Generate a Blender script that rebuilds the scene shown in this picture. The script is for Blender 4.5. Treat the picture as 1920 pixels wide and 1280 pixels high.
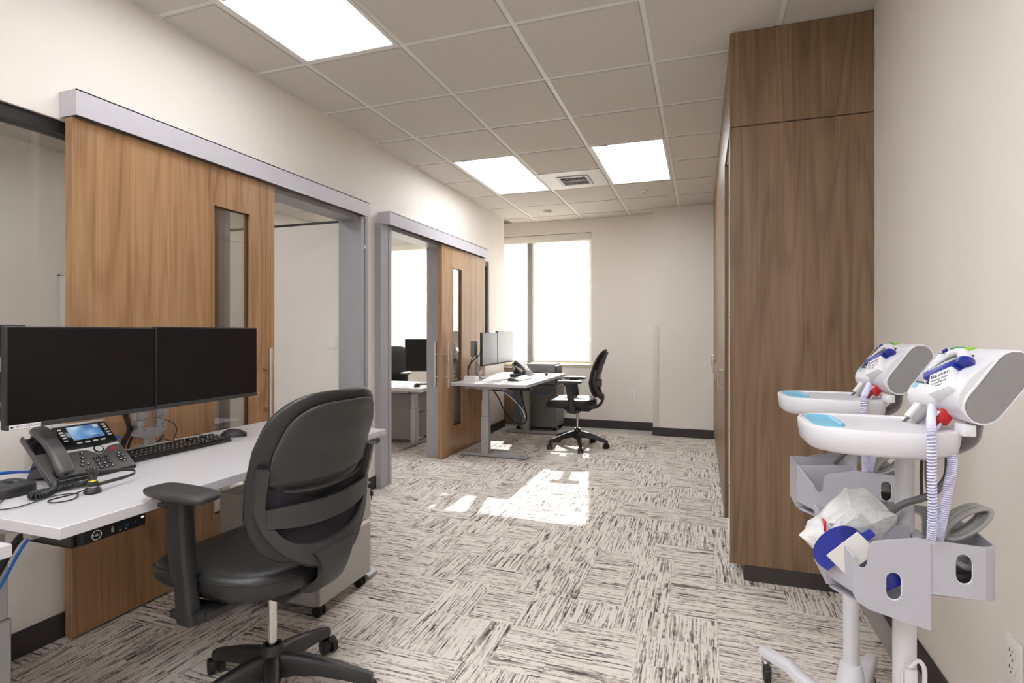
import bpy, bmesh, math, random
from mathutils import Vector, Matrix, noise
R = math.radians
random.seed(7)
for o in list(bpy.data.objects):
    bpy.data.objects.remove(o)
scene = bpy.context.scene
COL = scene.collection

# ------------------------------------------------------------------ camera
HC = 1.2258
cam_d = bpy.data.cameras.new('camera')
cam = bpy.data.objects.new('camera', cam_d)
COL.objects.link(cam)
cam.location = (0, 0, HC)
cam.rotation_euler = (R(90), 0, R(19.067))
cam_d.sensor_width = 36
cam_d.lens = 36 * 1027.19 / 1920
cam_d.shift_y = -(640 - 624.3) / 1920
cam_d.clip_start = 0.02
scene.camera = cam

# ------------------------------------------------------------------ world, sun, exposure
world = bpy.data.worlds.new('sky')
scene.world = world
world.use_nodes = True
wn = world.node_tree
wn.nodes.clear()
w_out = wn.nodes.new('ShaderNodeOutputWorld')
w_bg = wn.nodes.new('ShaderNodeBackground')
w_sky = wn.nodes.new('ShaderNodeTexSky')
w_sky.sky_type = 'NISHITA'
w_sky.sun_disc = False
w_sky.sun_elevation = R(32.6)
w_sky.sun_rotation = R(-10.9)
w_sky.air_density = 1.0
w_sky.dust_density = 2.5
w_bg.inputs[1].default_value = 0.45
wn.links.new(w_sky.outputs[0], w_bg.inputs[0])
wn.links.new(w_bg.outputs[0], w_out.inputs[0])

sun_d = bpy.data.lights.new('sun', 'SUN')
sun_d.energy = 46.0
sun_d.angle = R(0.5)
sun_d.color = (1.0, 0.985, 0.96)
sun = bpy.data.objects.new('sun', sun_d)
COL.objects.link(sun)
sun.location = (-4, 20, 12)
sun.rotation_euler = Vector((0.192, -1.0, -0.652)).to_track_quat('-Z', 'Y').to_euler()

vs = scene.view_settings
vs.view_transform = 'Standard'
vs.look = 'None'
vs.gamma = 1.0
vs.use_curve_mapping = False
vs.exposure = 1.18
LAMP = 5.6          # radiance of the troffer lenses

# ------------------------------------------------------------------ materials
def lin(c):
    return tuple((v / 255 / 12.92) if v / 255 <= 0.04045 else ((v / 255 + 0.055) / 1.055) ** 2.4 for v in c)

MATS = {}
def nodemat(name):
    m = bpy.data.materials.new(name)
    m.use_nodes = True
    nt = m.node_tree
    b = nt.nodes['Principled BSDF']
    MATS[name] = m
    return m, nt, b

def N(nt, kind, **kw):
    n = nt.nodes.new(kind)
    for k, v in kw.items():
        setattr(n, k, v)
    return n

def L(nt, a, b):
    nt.links.new(a, b)

def math_n(nt, op, a, b=None, c=None):
    n = N(nt, 'ShaderNodeMath', operation=op)
    for i, v in enumerate((a, b, c)):
        if v is None:
            continue
        if isinstance(v, (int, float)):
            n.inputs[i].default_value = v
        else:
            L(nt, v, n.inputs[i])
    return n.outputs[0]

def noise_n(nt, vec, scale, detail=3, rough=0.55, dist=0.0):
    n = N(nt, 'ShaderNodeTexNoise')
    n.inputs['Scale'].default_value = scale
    n.inputs['Detail'].default_value = detail
    n.inputs['Roughness'].default_value = rough
    n.inputs['Distortion'].default_value = dist
    if vec is not None:
        L(nt, vec, n.inputs['Vector'])
    return n.outputs['Fac']

def map_n(nt, vec, scale, loc=(0, 0, 0)):
    n = N(nt, 'ShaderNodeMapping')
    n.inputs['Scale'].default_value = scale
    n.inputs['Location'].default_value = loc
    L(nt, vec, n.inputs['Vector'])
    return n.outputs[0]

def ramp_n(nt, fac, stops):
    n = N(nt, 'ShaderNodeValToRGB')
    e = n.color_ramp.elements
    while len(e) > 1:
        e.remove(e[-1])
    e[0].position = stops[0][0]
    e[0].color = (*stops[0][1], 1)
    for p, c in stops[1:]:
        x = e.new(p)
        x.color = (*c, 1)
    L(nt, fac, n.inputs[0])
    return n.outputs[0]

def mix_n(nt, fac, a, b, mode='MIX'):
    n = N(nt, 'ShaderNodeMix', data_type='RGBA', blend_type=mode)
    ins = [i for i in n.inputs if i.type == 'RGBA']
    f = [i for i in n.inputs if i.name == 'Factor' and i.type == 'VALUE'][0]
    for sock, v in ((f, fac), (ins[0], a), (ins[1], b)):
        if isinstance(v, (int, float)):
            sock.default_value = v
        elif isinstance(v, tuple):
            sock.default_value = (*v, 1)
        else:
            L(nt, v, sock)
    return [o for o in n.outputs if o.type == 'RGBA'][0]

def bump_n(nt, h, strength, dist=0.01):
    n = N(nt, 'ShaderNodeBump')
    n.inputs['Strength'].default_value = strength
    n.inputs['Distance'].default_value = dist
    L(nt, h, n.inputs['Height'])
    return n.outputs[0]

def solid(name, rgb, rough=0.5, metal=0.0, spec=0.5, var=0.04, nscale=30, bump=0.0, coat=0.0):
    """a plain finish with slight procedural unevenness"""
    m, nt, b = nodemat(name)
    c = lin(rgb)
    tc = N(nt, 'ShaderNodeTexCoord').outputs['Object']
    f = noise_n(nt, tc, nscale, 4)
    lo = tuple(v * (1 - var) for v in c)
    hi = tuple(min(1, v * (1 + var)) for v in c)
    L(nt, ramp_n(nt, f, [(0.3, lo), (0.7, hi)]), b.inputs['Base Color'])
    b.inputs['Roughness'].default_value = rough
    b.inputs['Metallic'].default_value = metal
    b.inputs['Specular IOR Level'].default_value = spec
    b.inputs['Coat Weight'].default_value = coat
    if bump:
        L(nt, bump_n(nt, noise_n(nt, tc, nscale * 12, 3), bump, 0.002), b.inputs['Normal'])
    return m

def wood(name, dark, mid, light, rough=0.42, seed=0.0):
    m, nt, b = nodemat(name)
    tc = N(nt, 'ShaderNodeTexCoord').outputs['Object']
    p1 = map_n(nt, tc, (6.0, 6.0, 0.50), (seed, seed * 1.7, seed))
    n1 = noise_n(nt, p1, 1.0, 1.5, 0.45, 0.25)
    ring = math_n(nt, 'SINE', math_n(nt, 'MULTIPLY', n1, 66.0))
    ring = math_n(nt, 'SUBTRACT', 1.0, math_n(nt, 'POWER', math_n(nt, 'MULTIPLY_ADD', ring, 0.5, 0.5), 2.5))
    p2 = map_n(nt, tc, (150, 150, 2.6), (seed, 0, 0))
    fib = noise_n(nt, p2, 1.0, 4, 0.65)
    p3 = map_n(nt, tc, (9, 9, 0.35), (0, seed, 3))
    band = noise_n(nt, p3, 1.0, 3, 0.6, 0.2)
    v = math_n(nt, 'ADD', math_n(nt, 'MULTIPLY', ring, 0.115), math_n(nt, 'MULTIPLY', fib, 0.46))
    v = math_n(nt, 'ADD', v, math_n(nt, 'MULTIPLY', band, 0.54))
    col = ramp_n(nt, v, [(0.30, lin(dark)), (0.55, lin(mid)), (0.82, lin(light))])
    L(nt, col, b.inputs['Base Color'])
    b.inputs['Roughness'].default_value = rough
    b.inputs['Specular IOR Level'].default_value = 0.4
    L(nt, bump_n(nt, fib, 0.12, 0.001), b.inputs['Normal'])
    return m

def glassy(name, tint=(0.955, 0.96, 0.95), gloss=0.09):
    m, nt, b = nodemat(name)
    nt.nodes.remove(b)
    out = [n for n in nt.nodes if n.type == 'OUTPUT_MATERIAL'][0]
    t = N(nt, 'ShaderNodeBsdfTransparent')
    t.inputs[0].default_value = (*tint, 1)
    g = N(nt, 'ShaderNodeBsdfGlossy')
    g.inputs['Roughness'].default_value = 0.02
    mx = N(nt, 'ShaderNodeMixShader')
    fr = N(nt, 'ShaderNodeFresnel')
    fr.inputs[0].default_value = 1.5
    L(nt, math_n(nt, 'MINIMUM', math_n(nt, 'MULTIPLY', fr.outputs[0], gloss / 0.05), 0.5), mx.inputs[0])
    L(nt, t.outputs[0], mx.inputs[1])
    L(nt, g.outputs[0], mx.inputs[2])
    L(nt, mx.outputs[0], out.inputs[0])
    return m

def emit(name, rgb, strength):
    m, nt, b = nodemat(name)
    b.inputs['Base Color'].default_value = (*rgb, 1)
    b.inputs['Emission Color'].default_value = (*rgb, 1)
    b.inputs['Emission Strength'].default_value = strength
    return m

WALL = solid('cream_paint', (233, 226, 218), 0.62, var=0.012, nscale=3, bump=0.05)
CEILW = solid('ceiling_tile_white', (202, 195, 187), 0.9, var=0.015, nscale=60, bump=0.25)
GRIDW = solid('grid_white_metal', (222, 218, 212), 0.5, var=0.01)
BASEB = solid('dark_rubber_base', (58, 53, 50), 0.55, var=0.06)
GREYM = solid('grey_painted_steel', (160, 158, 161), 0.45, var=0.02)
SILVER = solid('silver_painted_steel', (168, 167, 168), 0.38, metal=0.25, var=0.02)
FASC = solid('light_grey_anodised', (196, 192, 199), 0.42, var=0.015)
PEDG = solid('warm_grey_steel', (166, 162, 157), 0.4, metal=0.2, var=0.02)
PEDD = solid('dark_grey_steel', (118, 117, 116), 0.45, metal=0.1, var=0.02)
BLKF = solid('black_anodised_frame', (32, 29, 28), 0.45, var=0.05)
WDOOR = wood('walnut_laminate_door', (112, 80, 53), (160, 121, 86), (184, 148, 112), 0.38, 1.3)
WCAB = wood('walnut_laminate_shaded', (84, 63, 46), (119, 94, 71), (143, 118, 93), 0.4, 4.1)  # door walnut again, its weaker light worked in as darker tones
WMEL = solid('white_melamine', (236, 233, 228), 0.5, var=0.01)
DESKW = solid('white_laminate', (195, 191, 194), 0.36, var=0.008)
BLKP = solid('black_plastic', (30, 29, 29), 0.48, var=0.08, nscale=80, bump=0.06)
BLKS = solid('satin_charcoal_plastic', (50, 49, 48), 0.5, var=0.05, nscale=80, bump=0.06)
LEATH = solid('black_leather', (30, 29, 29), 0.36, var=0.08, nscale=60, bump=0.18)
MESHF = solid('dark_violet_fabric', (29, 26, 36), 0.85, var=0.2, nscale=200)
CHROME = solid('brushed_chrome', (205, 203, 200), 0.22, metal=1.0, var=0.03)
STEELB = solid('brushed_nickel', (205, 199, 192), 0.32, metal=1.0, var=0.03)
SCRN = solid('dark_screen', (22, 19, 19), 0.30, spec=0.3, var=0.05)
SCRN2 = solid('screen_reflection_glow', (26, 26, 26), 0.22, spec=1.0, var=0.03)
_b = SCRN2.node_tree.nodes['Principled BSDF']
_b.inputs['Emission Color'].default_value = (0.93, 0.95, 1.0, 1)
_b.inputs['Emission Strength'].default_value = 0.085  # faint glow stands in for the bright window reflected in the screens
SCRNM = solid('device_screen', (70, 70, 70), 0.2, spec=0.6, var=0.03)
ARMM = solid('silver_arm_finish', (176, 175, 174), 0.38, metal=0.4, var=0.03)
PHG = solid('phone_charcoal', (78, 75, 74), 0.38, var=0.03, nscale=100)
PHK = solid('phone_black_gloss', (34, 33, 34), 0.16, var=0.02)
PHS = solid('phone_silver', (214, 212, 212), 0.3, metal=0.35, var=0.02)
KEYM = solid('key_black', (24, 23, 23), 0.42, var=0.05)
PRINT = solid('white_print', (236, 236, 236), 0.6, var=0.01)
PRINTN = solid('navy_print', (32, 40, 96), 0.6, var=0.01)
STICK = solid('white_sticker', (232, 230, 230), 0.6, var=0.01)
CARD = solid('off_white_card', (196, 192, 188), 0.6, var=0.02)
BLUEC = solid('blue_cable', (24, 92, 178), 0.45, var=0.05)
BLKC = solid('black_cable', (20, 20, 21), 0.45, var=0.05)
YELF = solid('yellow_foam', (206, 186, 26), 0.7, var=0.1)
MEDW = solid('medical_white_plastic', (212, 210, 215), 0.34, var=0.008)
MEDL = solid('pale_lilac_plastic', (168, 166, 175), 0.42, var=0.01)
MEDG = solid('medical_grey_plastic', (134, 131, 133), 0.45, var=0.015)
BLUI = solid('light_blue_insert', (120, 178, 204), 0.4, var=0.03)
NAVY = solid('navy_plastic', (20, 36, 136), 0.35, var=0.05)
REDP = solid('red_plastic', (186, 34, 36), 0.35, var=0.05)
GRN1 = solid('green_sticker', (24, 158, 92), 0.5, var=0.03)
GRN2 = solid('lime_sticker', (136, 196, 36), 0.5, var=0.03)
CORDL = solid('lilac_cord', (206, 206, 232), 0.38, var=0.03)
GREYC = solid('grey_cable', (150, 148, 146), 0.45, var=0.05)
DGREY = solid('dark_grey_cable', (92, 90, 90), 0.5, var=0.05)
GLASS = glassy('clear_glass')
ACRYL = glassy('clear_acrylic', (0.9, 0.92, 0.93), 0.2)
LENSES = {}
def lens(k):
    if k not in LENSES:
        LENSES[k] = (emit('troffer_lens_%d' % int(k * 100), (0.94, 0.97, 1.0), LAMP * k), emit('troffer_basket_%d' % int(k * 100), (0.94, 0.97, 1.0), LAMP * k * 1.35))
    return LENSES[k]
LEND = emit('troffer_end_diffuser', (0.96, 0.98, 1.0), 0.34)
LED = emit('white_led', (0.9, 0.95, 1.0), 3.0)
GROUND = solid('pale_asphalt', (176, 172, 166), 0.9, var=0.1, nscale=3)
BARK = solid('grey_bark', (112, 98, 86), 0.9, var=0.2, nscale=8)
GUARD = solid('cream_vinyl_guard', (222, 213, 202), 0.5, var=0.01)
MULL = solid('grey_mullion', (150, 146, 142), 0.5, var=0.02)
BRICKB = solid('tan_stucco', (200, 186, 164), 0.85, var=0.05, nscale=2)
SILL = solid('beige_sill', (206, 190, 170), 0.5, var=0.02)

def make_carpet():
    m, nt, b = nodemat('patchwork_striped_carpet')
    tc = N(nt, 'ShaderNodeTexCoord').outputs['Object']
    rnd = N(nt, 'ShaderNodeObjectInfo').outputs['Random']
    sx = N(nt, 'ShaderNodeSeparateXYZ')
    L(nt, tc, sx.inputs[0])
    off = math_n(nt, 'MULTIPLY', rnd, 83.0)
    # patches inside one tile that turn the stripes by a quarter
    cx = math_n(nt, 'FLOOR', math_n(nt, 'DIVIDE', math_n(nt, 'ADD', sx.outputs[0], 0.305), 0.2033))
    cy = math_n(nt, 'FLOOR', math_n(nt, 'DIVIDE', math_n(nt, 'ADD', sx.outputs[1], 0.305), 0.305))
    cc = N(nt, 'ShaderNodeCombineXYZ')
    L(nt, cx, cc.inputs[0]); L(nt, cy, cc.inputs[1]); L(nt, off, cc.inputs[2])
    wnn = N(nt, 'ShaderNodeTexWhiteNoise', noise_dimensions='3D')
    L(nt, cc.outputs[0], wnn.inputs['Vector'])
    turn = math_n(nt, 'GREATER_THAN', wnn.outputs['Value'], 0.62)
    co = N(nt, 'ShaderNodeCombineXYZ')
    L(nt, off, co.inputs[0]); L(nt, off, co.inputs[1]); L(nt, math_n(nt, 'MULTIPLY', wnn.outputs['Value'], 31.0), co.inputs[2])
    def stripe(sc):
        va = N(nt, 'ShaderNodeVectorMath', operation='MULTIPLY')
        L(nt, tc, va.inputs[0]); va.inputs[1].default_value = sc
        vb = N(nt, 'ShaderNodeVectorMath', operation='ADD')
        L(nt, va.outputs[0], vb.inputs[0]); L(nt, co.outputs[0], vb.inputs[1])
        return noise_n(nt, vb.outputs[0], 1.0, 2.0, 0.6, 0.15)
    sa = stripe((4.5, 125, 1)); sb = stripe((125, 4.5, 1))
    ba = stripe((38, 80, 7)); bb_ = stripe((80, 38, 7))
    s = N(nt, 'ShaderNodeMix', data_type='FLOAT')
    L(nt, turn, s.inputs[0]); L(nt, sa, s.inputs[2]); L(nt, sb, s.inputs[3])
    br = N(nt, 'ShaderNodeMix', data_type='FLOAT')
    L(nt, turn, br.inputs[0]); L(nt, ba, br.inputs[2]); L(nt, bb_, br.inputs[3])
    ta = stripe((9, 42, 1)); tb = stripe((42, 9, 1))
    t = N(nt, 'ShaderNodeMix', data_type='FLOAT')
    L(nt, turn, t.inputs[0]); L(nt, ta, t.inputs[2]); L(nt, tb, t.inputs[3])
    fine = noise_n(nt, tc, 260, 3, 0.7)
    v = math_n(nt, 'ADD', math_n(nt, 'MULTIPLY', s.outputs[0], 0.80), math_n(nt, 'MULTIPLY', br.outputs[0], 0.30))
    v = math_n(nt, 'ADD', math_n(nt, 'SUBTRACT', v, 0.05), math_n(nt, 'MULTIPLY', math_n(nt, 'SUBTRACT', fine, 0.5), 0.22))
    light = lin((224, 216, 207)); taupe = lin((192, 180, 167)); grey = lin((146, 136, 130)); dark = lin((84, 76, 71))
    ink = ramp_n(nt, t.outputs[0], [(0.36, taupe), (0.50, grey), (0.62, dark)])
    fac = ramp_n(nt, v, [(0.485, (0, 0, 0)), (0.57, (1, 1, 1))])
    col = mix_n(nt, fac, light, ink)
    L(nt, col, b.inputs['Base Color'])
    b.inputs['Roughness'].default_value = 0.95
    b.inputs['Specular IOR Level'].default_value = 0.1
    h = math_n(nt, 'SUBTRACT', fine, math_n(nt, 'MULTIPLY', v, 0.8))
    L(nt, bump_n(nt, h, 0.5, 0.004), b.inputs['Normal'])
    return m
CARPET = make_carpet()

def make_shade():
    m, nt, b = nodemat('roller_shade_mesh')
    nt.nodes.remove(b)
    out = [n for n in nt.nodes if n.type == 'OUTPUT_MATERIAL'][0]
    tr = N(nt, 'ShaderNodeBsdfTransparent'); tr.inputs[0].default_value = (1, 1, 1, 1)
    tl = N(nt, 'ShaderNodeBsdfTranslucent'); tl.inputs[0].default_value = (0.36, 0.355, 0.34, 1)
    df = N(nt, 'ShaderNodeBsdfDiffuse'); df.inputs[0].default_value = (0.62, 0.60, 0.56, 1)
    m1 = N(nt, 'ShaderNodeMixShader'); m1.inputs[0].default_value = 0.5
    L(nt, tl.outputs[0], m1.inputs[1]); L(nt, df.outputs[0], m1.inputs[2])
    m2 = N(nt, 'ShaderNodeMixShader')
    tc = N(nt, 'ShaderNodeTexCoord').outputs['Object']
    weave = noise_n(nt, map_n(nt, tc, (40, 40, 3)), 1.0, 2)
    L(nt, math_n(nt, 'MULTIPLY_ADD', weave, 0.10, 0.60), m2.inputs[0])
    L(nt, tr.outputs[0], m2.inputs[1]); L(nt, m1.outputs[0], m2.inputs[2])
    L(nt, m2.outputs[0], out.inputs[0])
    return m
SHADE = make_shade()

def make_bag():
    m, nt, b = nodemat('thin_plastic_bag')
    out = [n for n in nt.nodes if n.type == 'OUTPUT_MATERIAL'][0]
    b.inputs['Base Color'].default_value = (0.86, 0.85, 0.83, 1)
    b.inputs['Roughness'].default_value = 0.22
    tr = N(nt, 'ShaderNodeBsdfTransparent')
    mx = N(nt, 'ShaderNodeMixShader')
    tc = N(nt, 'ShaderNodeTexCoord').outputs['Object']
    f = noise_n(nt, tc, 26, 4)
    L(nt, math_n(nt, 'MULTIPLY_ADD', f, 0.5, 0.38), mx.inputs[0])
    L(nt, tr.outputs[0], mx.inputs[1]); L(nt, b.outputs[0], mx.inputs[2])
    L(nt, mx.outputs[0], out.inputs[0])
    L(nt, bump_n(nt, noise_n(nt, tc, 34, 5, 0.6, 1.0), 0.8, 0.012), b.inputs['Normal'])
    return m
BAG = make_bag()

def make_phone_screen():
    m, nt, b = nodemat('phone_display')
    tc = N(nt, 'ShaderNodeTexCoord').outputs['Object']
    f = noise_n(nt, tc, 13, 1)
    c = ramp_n(nt, f, [(0.38, lin((66, 104, 160))), (0.5, lin((96, 150, 204))), (0.62, lin((186, 206, 230)))])
    L(nt, c, b.inputs['Base Color'])
    L(nt, c, b.inputs['Emission Color'])
    b.inputs['Emission Strength'].default_value = 0.16
    b.inputs['Roughness'].default_value = 0.12
    return m
PHSCR = make_phone_screen()

# ------------------------------------------------------------------ mesh helpers
def smooth_path(pts, k=6, closed=False):
    pts = [Vector(p) for p in pts]
    n = len(pts)
    out = []
    rng = range(n) if closed else range(n - 1)
    for i in rng:
        if closed:
            p0, p1, p2, p3 = pts[i - 1], pts[i], pts[(i + 1) % n], pts[(i + 2) % n]
        else:
            p0 = pts[max(i - 1, 0)]; p1 = pts[i]; p2 = pts[i + 1]; p3 = pts[min(i + 2, n - 1)]
        for j in range(k):
            t = j / k
            out.append(0.5 * ((2 * p1) + (p2 - p0) * t + (2 * p0 - 5 * p1 + 4 * p2 - p3) * t * t + (3 * p1 - p0 - 3 * p2 + p3) * t ** 3))
    if not closed:
        out.append(pts[-1])
    return out

class B:
    def __init__(self):
        self.bm = bmesh.new()
    def box(self, x0, x1, y0, y1, z0, z1, r=0.0, seg=2, only=None):
        x0, x1 = sorted((x0, x1)); y0, y1 = sorted((y0, y1)); z0, z1 = sorted((z0, z1))
        vs_ = [self.bm.verts.new(p) for p in ((x0, y0, z0), (x1, y0, z0), (x1, y1, z0), (x0, y1, z0), (x0, y0, z1), (x1, y0, z1), (x1, y1, z1), (x0, y1, z1))]
        fs = [self.bm.faces.new([vs_[i] for i in q]) for q in ((0, 3, 2, 1), (4, 5, 6, 7), (0, 1, 5, 4), (1, 2, 6, 5), (2, 3, 7, 6), (3, 0, 4, 7))]
        if r > 0:
            es = list({e for f in fs for e in f.edges})
            if only is not None:
                ax = 'xyz'.index(only)
                es = [e for e in es if abs((e.verts[0].co - e.verts[1].co)[ax]) > 1e-9]
            bmesh.ops.bevel(self.bm, geom=es, offset=r, segments=seg, profile=0.5, affect='EDGES')
        return self
    def obox(self, c, ux, uy, uz, r=0.0, seg=2):
        """oriented box: centre and three half axis vectors"""
        c = Vector(c); ux = Vector(ux); uy = Vector(uy); uz = Vector(uz)
        vs_ = [self.bm.verts.new(c + a * ux + b_ * uy + d * uz) for d in (-1, 1) for a, b_ in ((-1, -1), (1, -1), (1, 1), (-1, 1))]
        fs = [self.bm.faces.new([vs_[i] for i in q]) for q in ((0, 3, 2, 1), (4, 5, 6, 7), (0, 1, 5, 4), (1, 2, 6, 5), (2, 3, 7, 6), (3, 0, 4, 7))]
        if r > 0:
            es = list({e for f in fs for e in f.edges})
            bmesh.ops.bevel(self.bm, geom=es, offset=r, segments=seg, profile=0.5, affect='EDGES')
        return self
    def cyl(self, p0, p1, r0, r1=None, n=16, cap=True):
        return self.tube([p0, p1], [r0, r0 if r1 is None else r1], n, cap=cap)
    def tube(self, pts, r, n=8, closed=False, cap=True, flat=None):
        pts = [Vector(p) for p in pts]
        m = len(pts)
        rs = r if isinstance(r, (list, tuple)) else [r] * m
        up = None
        rings = []
        for i in range(m):
            if closed:
                t = (pts[(i + 1) % m] - pts[i - 1])
            else:
                t = pts[min(i + 1, m - 1)] - pts[max(i - 1, 0)]
            t.normalize()
            if up is None:
                up = t.orthogonal().normalized() if flat is None else Vector(flat)
            a = (up - t * up.dot(t))
            if a.length < 1e-6:
                a = t.orthogonal()
            a.normalize(); up = a if flat is None else up
            b_ = t.cross(a)
            rr = rs[i]
            ra, rb = rr if isinstance(rr, (list, tuple)) else (rr, rr)
            rings.append([self.bm.verts.new(pts[i] + a * (ra * math.cos(2 * math.pi * k / n)) + b_ * (rb * math.sin(2 * math.pi * k / n))) for k in range(n)])
        for i in range(m if closed else m - 1):
            A, C = rings[i], rings[(i + 1) % m]
            for k in range(n):
                self.bm.faces.new((A[k], A[(k + 1) % n], C[(k + 1) % n], C[k]))
        if cap and not closed:
            self.bm.faces.new(rings[0][::-1]); self.bm.faces.new(rings[-1])
        return self
    def loft(self, secs, cap=True, closed=False):
        rings = [[self.bm.verts.new(p) for p in s] for s in secs]
        n = len(rings[0])
        for i in range(len(rings) if closed else len(rings) - 1):
            A, C = rings[i], rings[(i + 1) % len(rings)]
            for k in range(n):
                self.bm.faces.new((A[k], A[(k + 1) % n], C[(k + 1) % n], C[k]))
        if cap and not closed:
            self.bm.faces.new(rings[0][::-1]); self.bm.faces.new(rings[-1])
        return self
    def lathe(self, prof, c=(0, 0, 0), n=20, axis='z'):
        c = Vector(c)
        secs = []
        for r_, h in prof:
            ring = []
            for k in range(n):
                a = 2 * math.pi * k / n
                p = (r_ * math.cos(a), r_ * math.sin(a), h)
                if axis == 'x': p = (h, p[0], p[1])
                if axis == 'y': p = (p[1], h, p[0])
                ring.append(c + Vector(p))
            secs.append(ring)
        return self.loft(secs)
    def plate(self, outer, holes, o, u, v, th):
        """flat panel with holes: 2-D outline in frame (o,u,v), thickness along u x v"""
        o = Vector(o); u = Vector(u).normalized(); v = Vector(v).normalized(); w = u.cross(v)
        es = []
        for loop in [outer] + list(holes):
            vv = [self.bm.verts.new(o + u * p[0] + v * p[1]) for p in loop]
            es += [self.bm.edges.new((vv[i], vv[(i + 1) % len(vv)])) for i in range(len(vv))]
        res = bmesh.ops.triangle_fill(self.bm, use_beauty=True, use_dissolve=False, edges=es)
        fs = [g for g in res['geom'] if isinstance(g, bmesh.types.BMFace)]
        ex = bmesh.ops.extrude_face_region(self.bm, geom=fs, use_keep_orig=True)
        nv = [g for g in ex['geom'] if isinstance(g, bmesh.types.BMVert)]
        bmesh.ops.translate(self.bm, vec=w * th, verts=nv)
        return self
    def prism(self, poly, axis, a0, a1):
        """polygon (2-D) pushed along an axis"""
        def P(p, a):
            return {'x': (a, p[0], p[1]), 'y': (p[0], a, p[1]), 'z': (p[0], p[1], a)}[axis]
        A = [self.bm.verts.new(P(p, a0)) for p in poly]
        C = [self.bm.verts.new(P(p, a1)) for p in poly]
        n = len(poly)
        for k in range(n):
            self.bm.faces.new((A[k], A[(k + 1) % n], C[(k + 1) % n], C[k]))
        self.bm.faces.new(A[::-1]); self.bm.faces.new(C)
        return self
    def pillow(self, outline, centre, pos, tf, tb, rings=7, power=4):
        """closed cushion: outline of (s,t), pos(s,t)->(point, normal), front and back thickness"""
        n = len(outline)
        def ring(r_, side):
            th = (1 - r_ ** power) ** 0.5
            out = []
            for s, t in outline:
                S = centre[0] + (s - centre[0]) * r_; T = centre[1] + (t - centre[1]) * r_
                p, nr = pos(S, T)
                out.append(Vector(p) + Vector(nr) * (side * th * (tf if side > 0 else tb)))
            return out
        rs = [0.0 + 1e-3] + [i / rings for i in range(1, rings)] + [0.93, 0.96, 0.98, 0.992, 0.998]
        rs = sorted(set(rs))
        secs = [ring(r_, 1) for r_ in rs] + [ring(1.0, 1)] + [ring(r_, -1) for r_ in rs[::-1]]
        return self.loft(secs)
    def hull(self, pts):
        vv = [self.bm.verts.new(p) for p in pts]
        bmesh.ops.convex_hull(self.bm, input=vv)
        return self
    def text(self, body, size, o, u, v, ext=0.0004, align='CENTER'):
        cu = bpy.data.curves.new('lettering', 'FONT')
        cu.body = body; cu.size = size; cu.align_x = align; cu.align_y = 'CENTER'; cu.extrude = ext; cu.resolution_u = 2
        ob = bpy.data.objects.new('lettering', cu)
        COL.objects.link(ob)
        dg = bpy.context.evaluated_depsgraph_get()
        me = bpy.data.meshes.new_from_object(ob.evaluated_get(dg))
        u = Vector(u).normalized(); v = Vector(v).normalized(); w = u.cross(v)
        M = Matrix((u, v, w)).transposed().to_4x4(); M.translation = Vector(o)
        me.transform(M)
        self.bm.from_mesh(me)
        bpy.data.meshes.remove(me)
        bpy.data.objects.remove(ob); bpy.data.curves.remove(cu)
        return self
    def move(self, M):
        self.bm.transform(M)
        return self
    def build(self, name, mat, parent=None, world=False, smooth=True, angle=38, label=None):
        bm = self.bm
        bmesh.ops.recalc_face_normals(bm, faces=bm.faces)
        loc = Vector((0, 0, 0))
        if world and parent is not None:
            bm.transform(root_matrix(parent).inverted())
        elif parent is None:
            # own origin at the base of the thing
            xs = [v.co.x for v in bm.verts]; ys = [v.co.y for v in bm.verts]; zs = [v.co.z for v in bm.verts]
            loc = Vector(((min(xs) + max(xs)) / 2, (min(ys) + max(ys)) / 2, min(zs)))
            bm.transform(Matrix.Translation(-loc))
        me = bpy.data.meshes.new(name)
        bm.to_mesh(me); bm.free()
        if smooth:
            me.polygons.foreach_set('use_smooth', [True] * len(me.polygons))
            me.set_sharp_from_angle(angle=R(angle))
        me.materials.append(mat)
        ob = bpy.data.objects.new(name, me)
        COL.objects.link(ob)
        ob.location = loc
        if parent is not None:
            ob.parent = parent
        if label:
            ob['label'] = label
        return ob

def root_matrix(o):
    M = Matrix.Translation(o.location) @ o.rotation_euler.to_matrix().to_4x4()
    return root_matrix(o.parent) @ M if o.parent else M

def tag(o, label, cat, group=None):
    o['label'] = label; o['category'] = cat
    if group: o['group'] = group
    return o

def thing(name, label, cat, loc=(0, 0, 0), rotz=0.0, group=None):
    o = bpy.data.objects.new(name, None)
    COL.objects.link(o)
    o.empty_display_size = 0.1
    o.location = loc; o.rotation_euler = (0, 0, rotz)
    return tag(o, label, cat, group)

def struct(name, loc=(0, 0, 0), label=None):
    o = bpy.data.objects.new(name, None)
    COL.objects.link(o)
    o.empty_display_size = 0.1
    o.location = loc; o['kind'] = 'structure'
    if label: o['label'] = label
    return o

def S(ob, label=None):
    ob['kind'] = 'structure'
    if label: ob['label'] = label
    return ob

def copy_tree(o, parent=None):
    c = o.copy()
    COL.objects.link(c)
    c.parent = parent
    for ch in list(o.children):
        copy_tree(ch, c)
    return c

def dup(o, label, loc, rotz=None):
    c = copy_tree(o)
    c.location = loc
    if rotz is not None:
        c.rotation_euler = (0, 0, rotz)
    c['label'] = label
    return c

def share(name, me, loc, parent, rot=None):
    o = bpy.data.objects.new(name, me)
    COL.objects.link(o)
    o.location = loc; o.parent = parent
    if rot is not None: o.rotation_euler = rot
    return o

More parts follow.
